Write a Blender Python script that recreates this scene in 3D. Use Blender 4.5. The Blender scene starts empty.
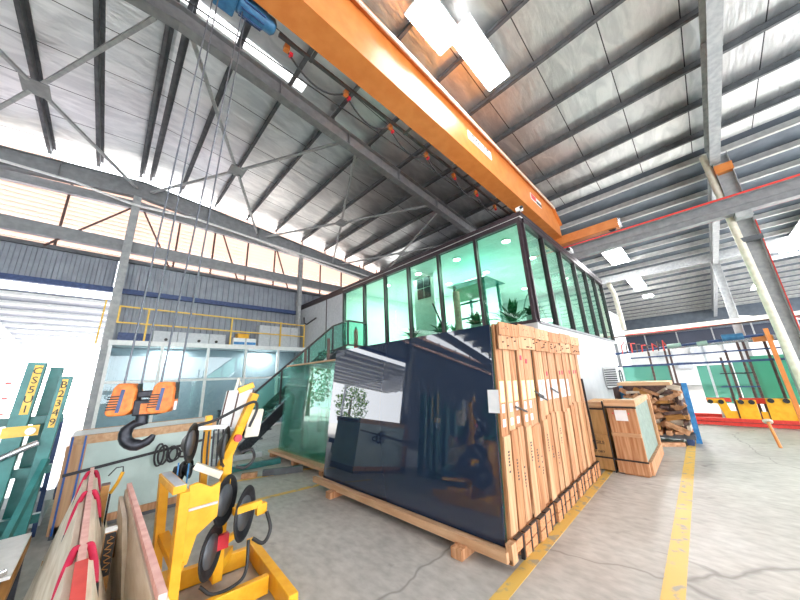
import bpy, math, random
from mathutils import Vector, Matrix, Euler
random.seed(7)
sc = bpy.context.scene
COL = sc.collection
V = Vector

# ------------------------------------------------------------------ materials
def lin(h):
    h = h.lstrip('#')
    return tuple((((int(h[i:i+2], 16)/255)+0.055)/1.055)**2.4 if int(h[i:i+2], 16) > 10 else int(h[i:i+2], 16)/255/12.92 for i in (0, 2, 4)) + (1,)

def newmat(name):
    m = bpy.data.materials.new(name); m.use_nodes = True
    nt = m.node_tree; nt.nodes.clear()
    out = nt.nodes.new('ShaderNodeOutputMaterial')
    return m, nt, out

def pmat(name, c1, c2=None, rough=.6, metal=0, scale=(3, 3, 3), nscale=4, bump=0, detail=5, spec=.5, contrast=(.35, .65), bscale=None):
    """principled surface whose colour drifts between two tones by a stretched noise"""
    m, nt, out = newmat(name)
    N, L = nt.nodes, nt.links
    b = N.new('ShaderNodeBsdfPrincipled'); L.new(b.outputs[0], out.inputs[0])
    b.inputs['Roughness'].default_value = rough; b.inputs['Metallic'].default_value = metal
    b.inputs['Specular IOR Level'].default_value = spec
    tc = N.new('ShaderNodeTexCoord'); mp = N.new('ShaderNodeMapping'); mp.inputs['Scale'].default_value = scale
    geo = N.new('ShaderNodeNewGeometry')
    L.new(geo.outputs['Position'], mp.inputs[0])
    nz = N.new('ShaderNodeTexNoise'); nz.inputs['Scale'].default_value = nscale; nz.inputs['Detail'].default_value = detail
    L.new(mp.outputs[0], nz.inputs['Vector'])
    rp = N.new('ShaderNodeValToRGB'); rp.color_ramp.elements[0].position = contrast[0]; rp.color_ramp.elements[1].position = contrast[1]
    rp.color_ramp.elements[0].color = lin(c1); rp.color_ramp.elements[1].color = lin(c2 or c1)
    L.new(nz.outputs[0], rp.inputs[0]); L.new(rp.outputs[0], b.inputs['Base Color'])
    if bump:
        bp = N.new('ShaderNodeBump'); bp.inputs['Strength'].default_value = bump; bp.inputs['Distance'].default_value = .02
        if bscale:
            n2 = N.new('ShaderNodeTexNoise'); n2.inputs['Scale'].default_value = bscale; n2.inputs['Detail'].default_value = 4
            L.new(mp.outputs[0], n2.inputs['Vector']); L.new(n2.outputs[0], bp.inputs['Height'])
        else:
            L.new(nz.outputs[0], bp.inputs['Height'])
        L.new(bp.outputs[0], b.inputs['Normal'])
    return m

def emit(name, c, s):
    m, nt, out = newmat(name)
    e = nt.nodes.new('ShaderNodeEmission'); e.inputs[0].default_value = lin(c); e.inputs[1].default_value = s
    nt.links.new(e.outputs[0], out.inputs[0]); return m

def glass(name, tint, refl=.12, rough=.0, body=None, bodyf=0.0):
    m, nt, out = newmat(name); N, L = nt.nodes, nt.links
    t = N.new('ShaderNodeBsdfTransparent'); t.inputs[0].default_value = lin(tint)
    g = N.new('ShaderNodeBsdfGlossy'); g.inputs['Roughness'].default_value = rough
    fc = N.new('ShaderNodeLayerWeight'); fc.inputs[0].default_value = .5
    lw = N.new('ShaderNodeMath'); lw.operation = 'POWER'; lw.inputs[1].default_value = 4.5; L.new(fc.outputs['Facing'], lw.inputs[0])
    mu = N.new('ShaderNodeMath'); mu.operation = 'ADD'; mu.inputs[1].default_value = refl; mu.use_clamp = True
    L.new(lw.outputs[0], mu.inputs[0])
    mx = N.new('ShaderNodeMixShader'); L.new(mu.outputs[0], mx.inputs[0])
    src = t.outputs[0]
    if body:
        d = N.new('ShaderNodeBsdfDiffuse'); d.inputs[0].default_value = lin(body)
        m2 = N.new('ShaderNodeMixShader'); m2.inputs[0].default_value = bodyf
        L.new(t.outputs[0], m2.inputs[1]); L.new(d.outputs[0], m2.inputs[2]); src = m2.outputs[0]
    L.new(src, mx.inputs[1]); L.new(g.outputs[0], mx.inputs[2]); L.new(mx.outputs[0], out.inputs[0])
    return m

def translucent(name, c, tr='ffffff', f=.5):
    m, nt, out = newmat(name); N, L = nt.nodes, nt.links
    d = N.new('ShaderNodeBsdfDiffuse'); d.inputs[0].default_value = lin(c)
    t = N.new('ShaderNodeBsdfTranslucent'); t.inputs[0].default_value = lin(tr)
    mx = N.new('ShaderNodeMixShader'); mx.inputs[0].default_value = f
    L.new(d.outputs[0], mx.inputs[1]); L.new(t.outputs[0], mx.inputs[2]); L.new(mx.outputs[0], out.inputs[0]); return m

M = {}
M['steel'] = pmat('grey_steel', '85878a', '96989a', .5, .1, nscale=2)
M['steel_dark'] = pmat('dark_purlin_steel', '55585c', '6a6d72', .45, .3, nscale=2)
M['purlin_light'] = pmat('cream_purlin_steel', 'bebebb', 'd2d2ce', .5, .0, nscale=2)
M['column'] = pmat('pale_column_paint', '9a9da0', 'b0b2b2', .55, .0, nscale=3)
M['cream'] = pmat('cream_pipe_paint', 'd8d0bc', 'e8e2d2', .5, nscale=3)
M['orange'] = pmat('orange_crane_paint', 'd07a38', 'da8844', .42, nscale=1.5)
M['hookorange'] = pmat('worn_orange_paint', 'c8642a', 'f08a3e', .5, nscale=8, contrast=(.3, .6))
M['yellow'] = pmat('yellow_machine_paint', 'f0a91a', 'f9bb2c', .4, nscale=4)
M['yellowrail'] = pmat('yellow_rail_paint', 'e5b94a', 'f2ca60', .45)
M['black'] = pmat('black_rubber', '1c1d20', '2c2e32', .5, nscale=5)
M['darkmetal'] = pmat('dark_iron', '26272d', '3a3c44', .4, .5, nscale=8)
M['rope'] = pmat('wire_rope', '5b5f68', '7e828a', .4, .6, nscale=60)
M['blue'] = pmat('blue_machine_paint', '2d5f86', '3f78a0', .4)
M['navy'] = pmat('navy_paint', '2b3f6a', '3a5080', .45)
M['bluepost'] = pmat('blue_post_paint', '2f77b4', '4390cc', .45)
M['red'] = pmat('red_paint', 'd6352a', 'e5443a', .45)
M['redpad'] = pmat('crimson_padding', 'b8173f', 'd42a52', .6)
M['pink'] = pmat('pale_pink_paint', 'e0a49a', 'f0c0b6', .6, nscale=6)
M['white'] = pmat('white_paint', 'e4e5e4', 'eff0ef', .5)
M['wallwhite'] = pmat('white_plaster', 'bfc2c4', 'cccecf', .7, nscale=.8)
M['greypanel'] = pmat('pale_grey_panel', 'bfc3c8', 'cdd0d4', .55)
M['green'] = pmat('green_rack_paint', '2a6f6e', '3a8480', .35, nscale=3)
M['frame_dark'] = pmat('dark_window_frame', '2b2228', '3a2d32', .4)
M['wood'] = pmat('pine_crate_board', 'ad7349', 'd0a078', .65, scale=(14, 14, .8), nscale=2.2, bump=.2)
M['wood2'] = pmat('pine_crate_board_warm', 'a2683e', 'c28c60', .65, scale=(12, 12, .8), nscale=2.6, bump=.2)
M['wood3'] = pmat('pine_crate_board_pale', 'bd8a60', 'd8ad84', .65, scale=(16, 16, .7), nscale=2.0, bump=.2)
M['woodh'] = pmat('pine_rail', 'bd9069', 'd2ab86', .65, scale=(8, .8, 8), nscale=2.5, bump=.2)
M['woodend'] = pmat('sawn_timber_end', 'b87b52', 'd29a6c', .7, nscale=18)
M['plywood'] = pmat('brown_crate_board', 'b3824c', 'cb9a62', .65, scale=(10, 10, 1), nscale=2.5, bump=.15)
M['woodgrey'] = pmat('weathered_board', 'b5a795', 'dfd3c2', .6, scale=(9, 1.2, 5), nscale=3, bump=.15)
M['paleboard'] = pmat('pale_worn_board', 'd8c8b0', 'efe4d2', .6, scale=(9, 1.2, 5), nscale=3, bump=.1)
M['woodold'] = pmat('old_tan_timber', 'a8763c', 'c08c4c', .6, scale=(6, 1, 6), nscale=4)
M['woodbrown'] = pmat('scrap_timber', 'a57550', 'd0a27c', .7, nscale=5)
M['strap'] = pmat('black_strapping', '1b1a1e', '2e2b30', .4, nscale=10)
M['bluestrap'] = pmat('blue_strapping', '2457a8', '3468b8', .5)
M['brown'] = pmat('rusty_brown_steel', '4c3834', '6a504a', .55, nscale=6)
M['tarp'] = pmat('pale_green_sheeting', 'b4c6c0', 'c8d8d2', .4, scale=(1, 1, 1), nscale=3, bump=.5, bscale=5)
M['tarpdark'] = pmat('grey_green_sheeting', '7d938a', '95aaa0', .4, nscale=3, bump=.4, bscale=6)
M['paper'] = pmat('white_paper', 'eceef0', 'f4f5f6', .7)
M['yellowpaper'] = pmat('pale_yellow_paper', 'f0eaa0', 'f6f0b0', .7)
M['greypaper'] = pmat('pale_grey_paper', 'cfd6dc', 'dde2e6', .7)
M['silver'] = pmat('brushed_silver', 'b8bcc4', 'd4d7dc', .25, .8)
M['foliage'] = pmat('leaf_green', '3f6d35', '7d9a4a', .6, nscale=6)
M['leafdark'] = pmat('deep_leaf', '22553a', '3b7a50', .5, nscale=6)
M['bark'] = pmat('bark', '5a4a3a', '77644e', .9, nscale=8)
M['yard'] = pmat('pale_yard_concrete', 'cfccc6', 'dedbd6', .8)
M['roofpaint'] = pmat('dull_blue_grey_sheet', '59626c', '66707a', .45, .2, nscale=1)
M['louvre'] = translucent('cream_louvre_blade', 'e0ccc2', 'e8d2c6', .42)
M['skylight'] = translucent('translucent_roof_strip', 'f4f4f4', 'ffffff', .6)
M['lamp'] = emit('lamp_glow', 'ffffff', 34)
M['lampfar'] = emit('lamp_glow_far', 'ffffff', 60)
M['downlight'] = emit('downlight_glow', 'ffffff', 22)
M['redlight'] = pmat('red_button', 'd02030', 'e03040', .3)
M['mint'] = glass('mint_glass', 'cae8da', .03)
M['glasspane'] = glass('clear_green_sheet_glass', 'daf3ed', .02, body='9fe0d2', bodyf=.05)
M['officeglass'] = glass('grey_office_glass', 'e2ebee', .05)
M['rackglass'] = glass('green_rack_glass', 'b4e0d4', .05, body='86cdbb', bodyf=.35)
M['balglass'] = glass('balustrade_glass', 'd4efe8', .03, body='7cc8b6', bodyf=.08)
M['film'] = glass('crumpled_green_film', '8fd8c0', .05, rough=.2, body='7fd0b6', bodyf=.5)
def darkpane():
    m, nt, out = newmat('dark_tinted_glass'); b = nt.nodes.new('ShaderNodeBsdfPrincipled')
    b.inputs['Base Color'].default_value = lin('222f44'); b.inputs['Roughness'].default_value = .015
    b.inputs['IOR'].default_value = 1.75
    nt.links.new(b.outputs[0], out.inputs[0]); return m
M['darkpane'] = darkpane()

M['farband'] = pmat('dark_blue_sheet', '2c3346', '363d50', .5, nscale=.3)
M['canopysheet'] = pmat('grey_canopy_sheet', '868a98', '969aa8', .5, nscale=.3)
M['mintpanel'] = pmat('pale_mint_panel', 'c8ecd8', 'dcf6e6', .5)
M['gloss'] = pmat('glare_white_glass', 'eef2f4', 'f6f8f8', .08, spec=1.0)
def foil():
    m, nt, out = newmat('silver_foil_insulation'); N, L = nt.nodes, nt.links
    b = N.new('ShaderNodeBsdfPrincipled'); L.new(b.outputs[0], out.inputs[0])
    b.inputs['Metallic'].default_value = .8; b.inputs['Roughness'].default_value = .33
    geo = N.new('ShaderNodeNewGeometry')
    mp = N.new('ShaderNodeMapping'); mp.inputs['Scale'].default_value = (.35, 1.0, 1); L.new(geo.outputs['Position'], mp.inputs[0])
    nz = N.new('ShaderNodeTexNoise'); nz.inputs['Scale'].default_value = 3.2; nz.inputs['Detail'].default_value = 7; nz.inputs['Distortion'].default_value = 1.2
    L.new(mp.outputs[0], nz.inputs['Vector'])
    mp2 = N.new('ShaderNodeMapping'); mp2.inputs['Scale'].default_value = (.3, 1.6, 1); L.new(geo.outputs['Position'], mp2.inputs[0])
    n2 = N.new('ShaderNodeTexNoise'); n2.inputs['Scale'].default_value = 9; n2.inputs['Detail'].default_value = 5
    L.new(mp2.outputs[0], n2.inputs['Vector'])
    ad = N.new('ShaderNodeMath'); ad.operation = 'ADD'; L.new(nz.outputs[0], ad.inputs[0]); L.new(n2.outputs[0], ad.inputs[1])
    bp = N.new('ShaderNodeBump'); bp.inputs['Strength'].default_value = .5; bp.inputs['Distance'].default_value = .03
    L.new(ad.outputs[0], bp.inputs['Height']); L.new(bp.outputs[0], b.inputs['Normal'])
    rp = N.new('ShaderNodeValToRGB'); rp.color_ramp.elements[0].position = .4; rp.color_ramp.elements[1].position = .6
    rp.color_ramp.elements[0].color = lin('cdd1d2'); rp.color_ramp.elements[1].color = lin('e2e5e5')
    L.new(nz.outputs[0], rp.inputs[0])
    sx = N.new('ShaderNodeSeparateXYZ'); L.new(geo.outputs['Position'], sx.inputs[0])
    md = N.new('ShaderNodeMath'); md.operation = 'PINGPONG'; md.inputs[1].default_value = .62; L.new(sx.outputs[1], md.inputs[0])
    lt = N.new('ShaderNodeMath'); lt.operation = 'LESS_THAN'; lt.inputs[1].default_value = .011; L.new(md.outputs[0], lt.inputs[0])
    mx = N.new('ShaderNodeMix'); mx.data_type = 'RGBA'; L.new(lt.outputs[0], mx.inputs[0]); L.new(rp.outputs[0], mx.inputs[6]); mx.inputs[7].default_value = lin('4a4c50')
    L.new(mx.outputs[2], b.inputs['Base Color'])
    return m
M['foil'] = foil()

def concrete():
    m, nt, out = newmat('worn_concrete'); N, L = nt.nodes, nt.links
    b = N.new('ShaderNodeBsdfPrincipled'); L.new(b.outputs[0], out.inputs[0])
    geo = N.new('ShaderNodeNewGeometry')
    def noise(scale, sc3=(1, 1, 1), det=6, dist=0.):
        mp = N.new('ShaderNodeMapping'); mp.inputs['Scale'].default_value = sc3; L.new(geo.outputs['Position'], mp.inputs[0])
        n = N.new('ShaderNodeTexNoise'); n.inputs['Scale'].default_value = scale; n.inputs['Detail'].default_value = det; n.inputs['Distortion'].default_value = dist
        L.new(mp.outputs[0], n.inputs['Vector']); return n.outputs[0]
    def ramp(s, p0, p1, a, c):
        r = N.new('ShaderNodeValToRGB'); r.color_ramp.elements[0].position = p0; r.color_ramp.elements[1].position = p1
        r.color_ramp.elements[0].color = a; r.color_ramp.elements[1].color = c; L.new(s, r.inputs[0]); return r.outputs[0]
    def mix(f, a, c, bt='MIX'):
        x = N.new('ShaderNodeMix'); x.data_type = 'RGBA'; x.blend_type = bt
        if isinstance(f, float): x.inputs[0].default_value = f
        else: L.new(f, x.inputs[0])
        L.new(a, x.inputs[6]); L.new(c, x.inputs[7]); return x.outputs[2]
    base = ramp(noise(.9, (1, 1, 1), 8, .4), .35, .68, lin('b6b2ac'), lin('c8c4bd'))
    fine = ramp(noise(14, (1, .5, 1), 6), .3, .75, lin('b0aca8'), lin('ffffff'))
    c = mix(.55, base, fine, 'MULTIPLY')
    st = ramp(noise(2.2, (1.0, .6, 1), 5, 1.5), .66, .74, (0, 0, 0, 1), (1, 1, 1, 1))
    dk = N.new('ShaderNodeRGB'); dk.outputs[0].default_value = lin('8a857f')
    c = mix(st, c, dk.outputs[0])
    # a wandering crack
    vo = N.new('ShaderNodeTexVoronoi'); vo.feature = 'DISTANCE_TO_EDGE'; vo.inputs['Scale'].default_value = .22
    mpv = N.new('ShaderNodeMapping'); mpv.inputs['Location'].default_value = (.6, 1.1, 0); L.new(geo.outputs['Position'], mpv.inputs[0])
    nn = N.new('ShaderNodeTexNoise'); nn.inputs['Scale'].default_value = 3; L.new(mpv.outputs[0], nn.inputs['Vector'])
    vm = N.new('ShaderNodeVectorMath'); vm.operation = 'MULTIPLY_ADD'; vm.inputs[1].default_value = (.25, .25, 0)
    L.new(nn.outputs[1], vm.inputs[0]); L.new(mpv.outputs[0], vm.inputs[2]); L.new(vm.outputs[0], vo.inputs['Vector'])
    ck = ramp(vo.outputs['Distance'], .0, .0014, (1, 1, 1, 1), (0, 0, 0, 1))
    c = mix(ck, c, dk.outputs[0])
    L.new(c, b.inputs['Base Color'])
    r = ramp(noise(1.5, (1, 1, 1), 5), .3, .7, (.38, .38, .38, 1), (.6, .6, .6, 1)); L.new(r, b.inputs['Roughness'])
    return m
M['concrete'] = concrete()

def paintline():
    m, nt, out = newmat('worn_yellow_floor_paint'); N, L = nt.nodes, nt.links
    b = N.new('ShaderNodeBsdfPrincipled'); L.new(b.outputs[0], out.inputs[0]); b.inputs['Roughness'].default_value = .5
    geo = N.new('ShaderNodeNewGeometry')
    n = N.new('ShaderNodeTexNoise'); n.inputs['Scale'].default_value = 9; n.inputs['Detail'].default_value = 8; L.new(geo.outputs['Position'], n.inputs['Vector'])
    r = N.new('ShaderNodeValToRGB'); r.color_ramp.elements[0].position = .36; r.color_ramp.elements[1].position = .46
    r.color_ramp.elements[0].color = lin('a59a84'); r.color_ramp.elements[1].color = lin('dcb45a')
    L.new(n.outputs[0], r.inputs[0]); L.new(r.outputs[0], b.inputs['Base Color']); return m
M['paintline'] = paintline()

# ------------------------------------------------------------------ mesh builder
class MB:
    def __init__(s): s.v = []; s.f = []; s.sm = []
    def add(s, vs, fs, smooth=False):
        n = len(s.v); s.v += [tuple(p) for p in vs]; s.f += [tuple(i+n for i in f) for f in fs]; s.sm += [smooth]*len(fs); return s
    def hexa(s, c8):   # bottom four then top four, both counter-clockwise
        return s.add(c8, [(3, 2, 1, 0), (4, 5, 6, 7), (0, 1, 5, 4), (1, 2, 6, 5), (2, 3, 7, 6), (3, 0, 4, 7)])
    def box(s, x0, x1, y0, y1, z0, z1):
        return s.hexa([(x0, y0, z0), (x1, y0, z0), (x1, y1, z0), (x0, y1, z0), (x0, y0, z1), (x1, y0, z1), (x1, y1, z1), (x0, y1, z1)])
    def beam(s, a, b, w, h, up=(0, 0, 1)):   # w across, h along 'up'
        a, b, up = V(a), V(b), V(up); d = (b-a).normalized(); sd = d.cross(up)
        if sd.length < 1e-4: sd = d.cross(V((1, 0, 0)))
        sd.normalize(); u = sd.cross(d)
        q = []
        for p in (a, b):
            q.append([p-sd*w/2-u*h/2, p+sd*w/2-u*h/2, p+sd*w/2+u*h/2, p-sd*w/2+u*h/2])
        return s.add(q[0]+q[1], [(0, 1, 2, 3), (7, 6, 5, 4), (0, 4, 5, 1), (1, 5, 6, 2), (2, 6, 7, 3), (3, 7, 4, 0)])
    def ibeam(s, a, b, w, h, t=.02, up=(0, 0, 1)):
        a, b, up = V(a), V(b), V(up); d = (b-a).normalized(); sd = d.cross(up).normalized(); u = sd.cross(d)
        s.beam(a, b, t, h-2*t, up); s.beam(a+u*(h/2-t/2), b+u*(h/2-t/2), w, t, up); s.beam(a-u*(h/2-t/2), b-u*(h/2-t/2), w, t, up); return s
    def tube(s, pts, r, n=8, cap=True):
        pts = [V(p) for p in pts]; rings = []
        d0 = (pts[1]-pts[0]).normalized(); ref = V((0, 0, 1)) if abs(d0.z) < .9 else V((1, 0, 0))
        sd = d0.cross(ref).normalized()
        for i, p in enumerate(pts):
            d = (pts[min(i+1, len(pts)-1)]-pts[max(i-1, 0)]).normalized()
            sd = (sd-d*sd.dot(d)).normalized(); u = d.cross(sd)
            rr = r[i] if isinstance(r, (list, tuple)) else r
            rings += [p+(sd*math.cos(2*math.pi*k/n)+u*math.sin(2*math.pi*k/n))*rr for k in range(n)]
        fs = [(i*n+k, i*n+(k+1) % n, (i+1)*n+(k+1) % n, (i+1)*n+k) for i in range(len(pts)-1) for k in range(n)]
        s.add(rings, fs, True)
        if cap:
            m = len(pts)-1
            s.add([rings[k] for k in range(n)], [tuple(reversed(range(n)))]); s.add([rings[m*n+k] for k in range(n)], [tuple(range(n))])
        return s
    def hose(s, pts, r, n=8):
        P_ = [V(p) for p in pts]; P_ = [P_[0]*2-P_[1]]+P_+[P_[-1]*2-P_[-2]]; out = []
        for i in range(1, len(P_)-2):
            a, b, c, d = P_[i-1:i+3]
            for k in range(6):
                t = k/6; out.append(.5*((2*b)+(c-a)*t+(2*a-5*b+4*c-d)*t*t+(3*b-a-3*c+d)*t**3))
        return s.tube(out+[P_[-2]], r, n)
    def cyl(s, a, b, r, n=20): return s.tube([a, b], r, n)
    def lathe(s, prof, o, ax, n=24):   # prof: (along, radius)
        o, ax = V(o), V(ax).normalized(); ref = V((0, 0, 1)) if abs(ax.z) < .9 else V((1, 0, 0))
        e1 = ax.cross(ref).normalized(); e2 = ax.cross(e1)
        vs = [o+ax*t+(e1*math.cos(2*math.pi*k/n)+e2*math.sin(2*math.pi*k/n))*max(r, 1e-4) for t, r in prof for k in range(n)]
        return s.add(vs, [(i*n+k, i*n+(k+1) % n, (i+1)*n+(k+1) % n, (i+1)*n+k) for i in range(len(prof)-1) for k in range(n)], True)
    def prism(s, poly, o, e1, e2, th):   # planar outline given thickness along e1 x e2
        o, e1, e2 = V(o), V(e1), V(e2); nn = e1.cross(e2).normalized()*th; n = len(poly)
        lo = [o+e1*x+e2*y for x, y in poly]; hi = [p+nn for p in lo]
        return s.add(lo+hi, [tuple(reversed(range(n))), tuple(range(n, 2*n))]+[(i, (i+1) % n, (i+1) % n+n, i+n) for i in range(n)])
    def build(s, name, m, parent=None, bevel=0, rot=None):
        me = bpy.data.meshes.new(name); ctr = V((0, 0, 0))
        if parent is None:
            xs = [p[0] for p in s.v]; ys = [p[1] for p in s.v]; zs = [p[2] for p in s.v]
            ctr = V(((min(xs)+max(xs))/2, (min(ys)+max(ys))/2, min(zs)))
        me.from_pydata([tuple(V(p)-ctr) for p in s.v], [], s.f); me.update()
        me.materials.append(M[m] if isinstance(m, str) else m)
        for p, q in zip(me.polygons, s.sm): p.use_smooth = q
        o = bpy.data.objects.new(name, me); COL.objects.link(o)
        if parent is not None:
            o.parent = parent
            if parent.type == 'EMPTY' or 'top' in parent: o.location = -parent.location
        else: o.location = ctr; o['top'] = 1
        if bevel:
            bm = o.modifiers.new('bevel', 'BEVEL'); bm.width = bevel; bm.segments = 2; bm.limit_method = 'ANGLE'
        return o

def tag(o, label, cat, group=None):
    if 'top' in o: pass
    o['label'] = label; o['category'] = cat
    if group: o['group'] = group
    return o
def struct(o): o['kind'] = 'structure'; return o
def thing(name, label, cat, loc, group=None):
    o = bpy.data.objects.new(name, None); COL.objects.link(o); o.location = loc; o.empty_display_size = .2
    return tag(o, label, cat, group)
def B(*a): return MB().box(*a)
def text(s, size, mat, parent, o, e1, e2, name='lettering', ext=.002):
    cu = bpy.data.curves.new('t', 'FONT'); cu.body = s; cu.size = size; cu.extrude = ext; cu.align_x = 'CENTER'; cu.align_y = 'CENTER'
    cu.resolution_u = 2
    ob = bpy.data.objects.new('t', cu); COL.objects.link(ob)
    me = bpy.data.meshes.new_from_object(ob.evaluated_get(bpy.context.evaluated_depsgraph_get()))
    e1, e2 = V(e1).normalized(), V(e2).normalized(); e3 = e1.cross(e2)
    mt = Matrix((e1, e2, e3)).transposed().to_4x4(); mt.translation = V(o)
    me.transform(mt); bpy.data.objects.remove(ob); me.materials.clear(); me.materials.append(M[mat])
    q = bpy.data.objects.new(name, me); COL.objects.link(q); q.parent = parent
    if parent.type == 'EMPTY' or 'top' in parent: q.location = -parent.location
    return q

# ------------------------------------------------------------------ camera
Rm = Matrix(((0.712288, -0.151076, -0.685436), (-0.700465, -0.215152, -0.680484), (-0.044668, 0.964824, -0.259073)))
cam = bpy.data.objects.new('camera', bpy.data.cameras.new('camera')); COL.objects.link(cam)
cam.matrix_world = Matrix.Translation((0, 0, 1.6)) @ Rm.to_4x4()
cam.data.sensor_width = 36; cam.data.lens = 36*290/800; cam.data.clip_start = .05; cam.data.clip_end = 300
sc.camera = cam

# ------------------------------------------------------------------ floor, walls, roof
WY = 13.2
struct(B(-22.2, 36, -9, WY, -.2, 0).build('floor', 'concrete'))
struct(B(-60, 60, WY+.001, 80, -.25, -.03).build('ground', 'yard'))
struct(B(-60, -22.201, -40, WY, -.25, -.03).build('ground_side', 'yard'))

def marking(x0, x1, y, w, label):
    tag(B(x0, x1, y-w/2, y+w/2, .0005, .004).build('floor_marking', 'paintline'), label, 'floor marking')
marking(2.2, 9.4, .5, .13, 'yellow painted line running up the open floor on the right')
marking(1.6, 6.4, 1.41, .105, 'scuffed yellow painted line along the foot of the pine crates')
o = MB().beam((1.1, 6.35, .003), (3.3, 5.6, .003), .09, .003).build('floor_marking', 'paintline')
tag(o, 'farther of two thin yellow lines behind the yellow lifter', 'floor marking')
o = MB().beam((1.35, 4.98, .003), (2.9, 4.68, .003), .09, .003).build('floor_marking', 'paintline')
tag(o, 'nearer of two thin yellow lines between lifter and dark glass', 'floor marking')

def zr(x): return 9.3-.1*abs(x)   # roof sheet height
def corrugated(x0, x1, z0, z1, y, pitch=.2, d=.035):
    mb = MB(); n = int((x1-x0)/pitch); xs = []
    for i in range(n+1):
        a = x0+i*pitch
        for fx, dy in ((0, 0), (.45, 0), (.55, d), (.95, d)):
            if a+fx*pitch <= x1: xs.append((a+fx*pitch, dy))
    xs.append((x1, xs[-1][1]))
    vs = [(x, y-dy, z0) for x, dy in xs]+[(x, y-dy, z1) for x, dy in xs]+[(x, y+.03, z0) for x, dy in xs]+[(x, y+.03, z1) for x, dy in xs]
    m = len(xs)
    mb.add(vs, [(i, i+1, m+i+1, m+i) for i in range(m-1)]+[(2*m+i+1, 2*m+i, 3*m+i, 3*m+i+1) for i in range(m-1)]+[(0, m, 3*m, 2*m), (m-1, 3*m-1, 4*m-1, 2*m-1)])
    return mb
M['corr'] = pmat('grey_corrugated_sheet', '868c96', '969ca6', .45, .1, nscale=1)
struct(corrugated(-7.4, -.25, 4.75, 5.95, WY).build('wall_left', 'corr'))
struct(corrugated(-.15, 14.5, 0, 5.95, WY).build('wall_left', 'corr'))
struct(corrugated(14.5, 34, 0, 8.0, WY).build('wall_back', 'corr'))
struct(corrugated(-22.2, -7.4, 0, 5.95, WY).build('wall_left', 'corr'))
# side wall far to the left of the camera (seen mirrored in the dark glass)
M['corrdark'] = pmat('blue_grey_sheet', '4a5668', '5c6878', .5, .1, nscale=1)
struct(B(-22.3, -22.2, -9, WY, 0, 7.0).build('wall_side', 'corrdark'))

# roof sheets
for n, (xa, xb, y0, y1) in enumerate([(-22.3, 0, -9, 5.62), (0, 2.6, -9, 5.62), (2.6, 12.2, -9, 5.9), (-22.3, 0, 5.9, 12.95), (0, 12.2, 5.9, 12.95)]):
    mb = MB(); k = 1
    za, zb = zr(xa), zr(xb)
    mb.hexa([(xa, y0, za), (xb, y0, zb), (xb, y1, zb), (xa, y1, za), (xa, y0, za+.05), (xb, y0, zb+.05), (xb, y1, zb+.05), (xa, y1, za+.05)])
    struct(mb.build('ceiling', 'foil'))
for xa, xb in ((-22.3, 0), (0, 2.6)):
    za, zb = zr(xa), zr(xb)
    struct(MB().hexa([(xa, 5.62, za), (xb, 5.62, zb), (xb, 5.9, zb), (xa, 5.9, za), (xa, 5.62, za+.04), (xb, 5.62, zb+.04), (xb, 5.9, zb+.04), (xa, 5.9, za+.04)]).build('skylight_strip', 'skylight'))
struct(MB().hexa([(12.2, -9, zr(12.2)), (36, -9, zr(36)), (36, WY, zr(36)), (12.2, WY, zr(12.2)), (12.2, -9, zr(12.2)+.05), (36, -9, zr(36)+.05), (36, WY, zr(36)+.05), (12.2, WY, zr(12.2)+.05)]).build('ceiling', 'roofpaint'))

struct(corrugated(-22.2, 34, 4.4, 7.0, -9.0, pitch=.4).build('wall_unseen_light_cut', 'corr'))  # unseen wall, added to cut daylight on the roof and crates
struct(B(-9.2, 14, -9.03, -8.98, 7.0, 8.3).build('wall_unseen_light_cut', 'greypanel'))  # upper piece of the added light-cutting wall
# purlins (Z sections on the underside of the roof)
def purlin(x, mat, label, group, y0=-9, y1=12.9, w=.075, h=.2):
    zt = zr(x)-.012; mb = MB()
    mb.box(x-.008, x+.008, y0, y1, zt-h, zt)
    mb.box(x, x+w, y0, y1, zt-.012, zt); mb.box(x-w, x, y0, y1, zt-h, zt-h+.012)
    mb.box(x+w-.01, x+w, y0, y1, zt-.03, zt); mb.box(x-w, x-w+.01, y0, y1, zt-h, zt-h+.03)
    tag(mb.build('roof_purlin', mat), label, 'purlin', group)
for x in (-.14, .14): purlin(x, 'steel_dark', 'one of the close pair of grey purlins at the roof ridge', 'ridge purlins')
for x in [-1.2, -2.25, -3.4, -4.6, -5.8, -7.0, -8.2]+[-9.4-1.3*k for k in range(10)]: purlin(x, 'steel_dark', 'grey steel purlin under the bright foil left of the ridge', 'purlins left of the ridge')
for x in (1.05, 2.25, 3.5, 4.8, 6.1, 7.4, 8.7, 10.0, 11.3): purlin(x, 'steel_dark', 'dark grey steel purlin under the silver foil right of the ridge', 'purlins right of the ridge')
x = 12.5
while x < 35.5:
    purlin(x, 'purlin_light', 'pale steel purlin under the far roof beyond the crane rail', 'pale purlins of the far roof', y1=13.1, h=.22, w=.11); x += 1.15

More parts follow.
